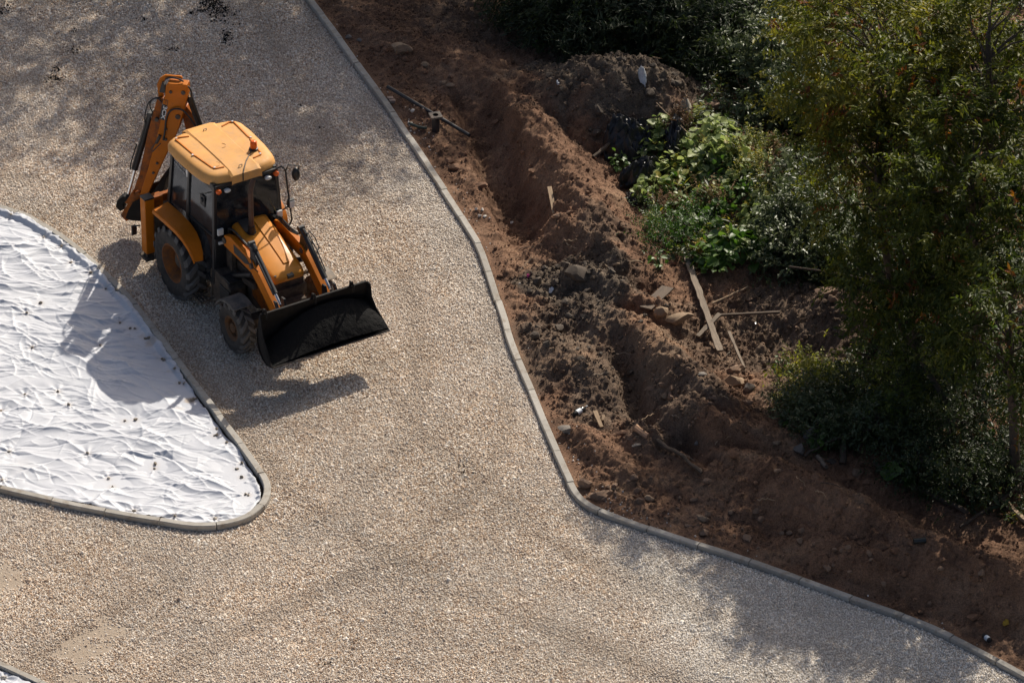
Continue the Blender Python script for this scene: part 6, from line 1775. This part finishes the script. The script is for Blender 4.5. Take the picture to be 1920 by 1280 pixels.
stick('branch', (1800, 1000), (1925, 925), .06, .06, M_WD, 'thin dark branch crossing the broken pale branch', 'branch', .10, .3, round_=True, rag=.02, seed=19)
stick('branch', (1113, 298), (1155, 270), .07, .06, M_WD, 'dark stick leaning against the black sheet', 'branch', .03, .12, round_=True, rag=.008, seed=20)
stick('branch', (1195, 520), (1275, 500), .03, .03, M_WY, 'thin twisted root on the end of the spoil heap', 'branch', .05, .06, mid=.02, round_=True, rag=.02, seed=21) if False else None
stick('root', (1150, 502), (1205, 498), .035, .03, M_WY, 'thin pale root across the rubble above the clay slab', 'root', .05, .05, mid=.03, round_=True, rag=.02, seed=22)
stick('lath', (1225, 112), (1248, 117), .04, .02, M_WY, 'pale lath on the back of the dark mound', 'lath', .05, .05, seed=23)
stick('branch', (1230, 218), (1300, 282), .018, .018, M_WY, 'thin straw-coloured twig slanting over the black sheet', 'twig', .25, .25, round_=True, rag=.01, seed=24)
# twigs and roots left in the dug soil
rt = random.Random(77)
k = 0
while k < 34:
    u = rt.uniform(960, 1620); v = rt.uniform(430, 1000)
    g = E(u, v)
    if float(kerb_d(np.array([g[0]]), np.array([g[1]]))[0]) * KSIGN < .4 or inside(np.array([g[0]]), np.array([g[1]]), VW)[0]:
        continue
    an = rt.uniform(-1.2, 1.2); ln = rt.uniform(18, 48)
    lb = next(iter(where(*g)))
    nm, mm = rt.choice([('thin pale root', M_WY), ('thin dark root', M_WD), ('dry grey twig', M_WG)])
    lb = nm + ' ' + lb
    if lb in USED:
        continue
    USED.add(lb); k += 1
    stick('twig' if 'twig' in nm else 'root', (u, v), (u + ln * math.cos(an), v + ln * .55 * math.sin(an)), rt.uniform(.012, .026), .02, mm, lb, 'root' if 'root' in nm else 'twig', rt.uniform(.01, .05), rt.uniform(.02, .10), mid=rt.uniform(0, .04), round_=True, taper=.5, rag=.02, seed=900 + k, n=8)
# the leaning bare trunk on the right
pts = [at(1858, 880, .1), at(1800, 790, .55), at(1755, 722, 1.0), at(1716, 655, 1.45), at(1692, 625, 1.7), at(1677, 580, 1.95), at(1665, 515, 2.35)]
lt = MB(); q_ = smooth_line(np.array(pts), .15, 2); lt.tube([tuple(p) for p in q_], list(np.linspace(.075, .03, len(q_))), 8)
o = lt.build('dead_trunk', M_BARK, None, 0, 'thin bare dead trunk leaning out of the bushes on the right'); o['category'] = 'dead trunk'
for a, b_, z0, z1, lb in (((1705, 600), (1840, 712), 1.5, 1.0, 'thin grey bare branch slanting down through the shaded bushes'), ((1806, 672), (1890, 668), 1.6, 1.7, 'thin bare twig lying level in the shaded bushes'), ((1480, 500), (1720, 552), 1.0, 1.4, 'long pale bare twig under the shrubs on the bank'), ((1820, 840), (1890, 905), .6, .3, 'bent dead twig in front of the dark bushes')):
    A = at(*a, z0); B = at(*b_, z1); M2 = (A + B) / 2 + np.array([0, 0, .12])
    mb = MB(); q_ = smooth_line(np.array([A, M2, B]), .2, 2); mb.tube([tuple(p) for p in q_], list(np.linspace(.018, .008, len(q_))), 6)
    o = mb.build('bare_branch', M_BARK, None, 0, lb); o['category'] = 'branch'

# ---- pipes and rubbish by the kerb
M_PVC = simple('black_plastic_pipe', (.030, .030, .032), .45, var=.3, dirt=(.16, .11, .08), dirt_amt=(.60, .85))
A = E(727, 182) + np.array([0, 0, .05]); B = E(880, 268) + np.array([0, 0, .06])
ts_ = np.linspace(0, 1, 40); lift = max(float(ez(*(A + (B - A) * k_)[:2])) + .02 - (A + (B - A) * k_)[2] for k_ in ts_)
A = A + np.array([0, 0, max(0, lift)]); B = B + np.array([0, 0, max(0, lift * .6)])
mb = MB(); mb.tube([tuple(A), tuple((A + B) / 2 + np.array([0, 0, .0])), tuple(B)], .036, 12); o = mb.build('pipe', M_PVC, None, 0, 'long thin black pipe lying from the kerb towards the trench'); o['category'] = 'pipe'
p = E(817, 246)
sp_ = empty('standpipe', p, 'short black upright pipe with a square grey flange', 'standpipe')
MB().lathe_y((0, 0, 0), [(0, .075), (.34, .075), (.34, .056), (.0, .056)], 18).build('pipe', M_PVC, sp_).rotation_euler = (math.pi / 2, 0, 0)
fl = MB()
sq = [(.15 * math.copysign(1, math.cos(a)) if abs(math.cos(a)) > abs(math.sin(a)) else .15 * math.cos(a) / abs(math.sin(a)), .15 * math.copysign(1, math.sin(a)) if abs(math.sin(a)) >= abs(math.cos(a)) else .15 * math.sin(a) / abs(math.cos(a))) for a in np.linspace(math.pi / 4, math.pi / 4 + 2 * math.pi, 24, endpoint=False)]
ci_ = [(.075 * math.cos(a), .075 * math.sin(a)) for a in np.linspace(math.pi / 4, math.pi / 4 + 2 * math.pi, 24, endpoint=False)]
fl.loft([[(x, y, .33) for x, y in ci_], [(x, y, .33) for x, y in sq], [(x, y, .36) for x, y in sq], [(x, y, .36) for x, y in ci_]], False)
M_FLN = simple('grey_flange', (.20, .17, .14), .8, var=.3, dirt=(.12, .07, .05))
fo = fl.build('flange', M_FLN, sp_, 0); fo.rotation_euler = (0, 0, .3); fo.scale = (.74, .74, 1)
q_ = smooth_line(np.array([E(768, 236) + [0, 0, .05], E(783, 245) + [0, 0, .06], E(800, 249) + [0, 0, .05]]), .05, 2)
mb = MB(); mb.tube([tuple(x) for x in q_], .028, 10); o = mb.build('hose', simple('dark_green_hose', (.035, .05, .038), .5), None, 0, 'short curved dark hose end beside the kerb'); o['category'] = 'hose'
M_BRK = simple('pale_brick', (.42, .31, .24), .9, var=.2)
for u, v, lb in ((731, 188, 'small pink brick piece under the pipe end'), (735, 193, 'small pale brick piece beside the pipe end')):
    p = E(u, v); o = MB().box((0, 0, .035), (.12, .07, .06)).build('brick', M_BRK, None, .006, lb); o['category'] = 'brick'; o.location = p; o.rotation_euler = (.1, .1, .3)
# bottles
M_PET = glass('clear_plastic', (.82, .88, .92), .35, .08)
def bottle(u, v, ang, label, ln=.26, r=.042, m=None, cap=(.45, .50, .56)):
    p = E(u, v) + np.array([0, 0, r * .9])
    b0 = empty('bottle', p, label, 'bottle'); b0.rotation_euler = (0, .12, ang)
    ys = [(0, r * .5), (.004, r * .92), (.03, r), (.09, r * .94), (.11, r), (.17, r), (.205, r * .72), (.225, r * .36), (.24, r * .33)]
    bd = MB().lathe_y((0, 0, 0), [(-.0, 0)] + [(y * ln / .25, q) for y, q in ys], 16).build('bottle_body', m or M_PET, b0, ang=60)
    MB().lathe_y((0, 0, 0), [(.235 * ln / .25, 0), (.235 * ln / .25, r * .4), (.262 * ln / .25, r * .4), (.262 * ln / .25, 0)], 14).build('cap', simple('bottle_cap', cap, .5), b0)
    MB().lathe_y((0, 0, 0), [(.05 * ln / .25, r * 1.02), (.13 * ln / .25, r * 1.02)], 16).build('bottle_label', simple('bottle_label_print', (.60, .64, .68), .6, var=.3), b0)
    return b0
M_WPL = simple('white_plastic', (.66, .68, .70), .35, var=.15)
bottle(1076, 782, -.75, 'clear plastic bottle lying on the earth by the kerb', .34, .05, glass('milky_plastic', (.8, .85, .9), .6, .15))
bottle(1857, 1207, .55, 'crushed clear plastic bottle near the kerb at the lower right', .26, .045, glass('milky_plastic_2', (.7, .75, .8), .5, .2))
bottle(1047, 160, .1, 'small whitish bottle on the left slope of the dark mound', .16, .028, M_WPL, (.5, .5, .5))
bottle(1416, 614, .1, 'small bright metal flask in the hollow behind the long plank', .12, .03, M_STEEL, (.6, .6, .6))
p = E(1724, 1018) + np.array([0, 0, .05])
tin = MB().tube([(-.10, 0, 0), (.10, 0, 0)], .05, 16).tube([(-.105, 0, 0), (-.085, 0, 0)], .054, 16).tube([(.085, 0, 0), (.105, 0, 0)], .054, 16).build('tin_can', simple('dark_tin', (.02, .025, .024), .35, var=.4), None, 0, 'small dark tin can lying on the lower red heap'); tin['category'] = 'tin can'; tin.location = p; tin.rotation_euler = (0, 0, .15)
# bags and scraps: crumpled sheets
def crumple(name, u, v, sx, sy, amp, m, label, cat, seed, rot=0, arch=.1, n=22):
    p = E(u, v)
    a = np.linspace(-1, 1, n); X_, Y_ = np.meshgrid(a, a)
    e = 1 + .25 * fbm(X_ * 1.5, Y_ * 1.5, 2, seed)
    xx = X_ * sx * e * np.sqrt(1 - .5 * Y_ ** 2); yy = Y_ * sy * e * np.sqrt(1 - .5 * X_ ** 2)
    c, s_ = math.cos(rot), math.sin(rot)
    wx_, wy_ = c * xx - s_ * yy, s_ * xx + c * yy
    z = ez(p[0] + wx_, p[1] + wy_) - p[2] + .02 + arch * np.clip(1 - X_ ** 2 - Y_ ** 2, 0, 1) + amp * np.abs(fbm(X_ * 2.4, Y_ * 2.4, 3, seed + 1)) + amp * .6 * (1 - np.abs(perlin(X_ * 3 + Y_, Y_ * 5, seed + 2))) ** 3
    idx = np.arange(n * n).reshape(n, n)
    f = np.stack([idx[:-1, :-1], idx[:-1, 1:], idx[1:, 1:], idx[1:, :-1]], -1).reshape(-1, 4)
    me = np_mesh(name, np.stack([wx_, wy_, z], -1).reshape(-1, 3), f, 4); smooth(me, 50)
    o = link(name, me, m, None, label, cat); o.location = p
    sl = o.modifiers.new('thick', 'SOLIDIFY'); sl.thickness = .004
    return o
M_BPL = simple('black_sheet_plastic', (.014, .014, .017), .42, var=.4, dirt=(.07, .055, .045), dirt_amt=(.62, .85))
crumple('plastic_sheet', 1180, 282, .55, .42, .16, M_BPL, 'black plastic sheet bunched at the foot of the dark mound', 'plastic sheet', 21, .4, .34, 44)
crumple('plastic_sheet', 1262, 280, .22, .50, .14, M_BPL, 'strip of black plastic hanging behind the pale plants', 'plastic sheet', 22, -.3, .30, 30)
crumple('plastic_roll', 1203, 338, .56, .20, .10, M_BPL, 'rolled black plastic sheet lying below the pinkish rock', 'plastic roll', 23, .55, .34, 36)
crumple('plastic_roll', 1185, 372, .10, .24, .05, M_BPL, 'dark crumpled plastic hanging from the end of the roll', 'plastic sheet', 24, .1, .06, 22)
M_BAG = simple('white_bag_plastic', (.60, .62, .64), .5, var=.2)
crumple('plastic_bag', 1205, 152, .06, .12, .05, M_BAG, 'torn white plastic bag on the front of the dark mound', 'plastic bag', 25, .5, .08)
crumple('paper_scrap', 990, 520, .03, .04, .02, simple('pink_scrap_paper', (.45, .03, .16), .6), 'bright pink scrap at the edge of the dark rubble pit', 'scrap', 26, .3, .03, 12)
crumple('withered_leaf', 1886, 1172, .05, .045, .04, simple('yellow_leaf_scrap', (.42, .27, .03), .7), 'yellow withered leaf on the lower right earth', 'leaf', 27, .3, .05, 12)
crumple('paper_scrap', 1033, 546, .05, .05, .02, M_BAG, 'tiny white scrap in the dark rubble', 'scrap', 28, .3, .02, 10)

# ---- black asphalt dropped on the gravel
def spill(pts, label, seed):
    r = np.random.default_rng(seed); P = []
    for u, v, n, sx, sy in pts:
        g = G(u, v, 0)
        m = r.normal(0, 1, (n, 2)) * np.array([sx, sy])
        P.append(g[:2] + m)
    P = np.vstack(P)
    scatter('asphalt_spill', np.c_[P, gz(P[:, 0], P[:, 1]) + .022 + .012 * r.random(len(P))], .022 * np.exp(r.normal(0, .4, len(P))), [rock_mesh('crumb', 700 + seed * 3 + i, 1, .5, .8) for i in range(3)], M_ASPH, label, seed=seed)
spill([(388, 4, 260, .10, .22), (405, 14, 240, .10, .18), (420, 22, 130, .12, .16), (375, 24, 60, .09, .05), (428, 68, 80, .06, .14), (424, 80, 40, .06, .12), (415, 40, 60, .2, .25), (450, 46, 8, .02, .03)], 'black asphalt crumbs spilled at the top of the roadway', 1)
spill([(103, 150, 120, .09, .07), (107, 132, 50, .05, .09), (135, 95, 50, .09, .10), (140, 58, 16, .05, .05), (4, 20, 160, .12, .25)], 'black asphalt crumbs spilled in the upper left of the roadway', 2)
spill([(270, 39, 26, .05, .04), (316, 31, 10, .04, .03), (322, 94, 30, .07, .04), (600, 241, 14, .03, .03), (560, 200, 8, .04, .03), (585, 462, 26, .06, .10), (870, 868, 26, .08, .12), (880, 884, 14, .06, .1), (1440, 1268, 18, .06, .04), (958, 1215, 10, .1, .04), (612, 1245, 12, .05, .04)], 'scattered black asphalt crumbs lying on the pale gravel', 3)
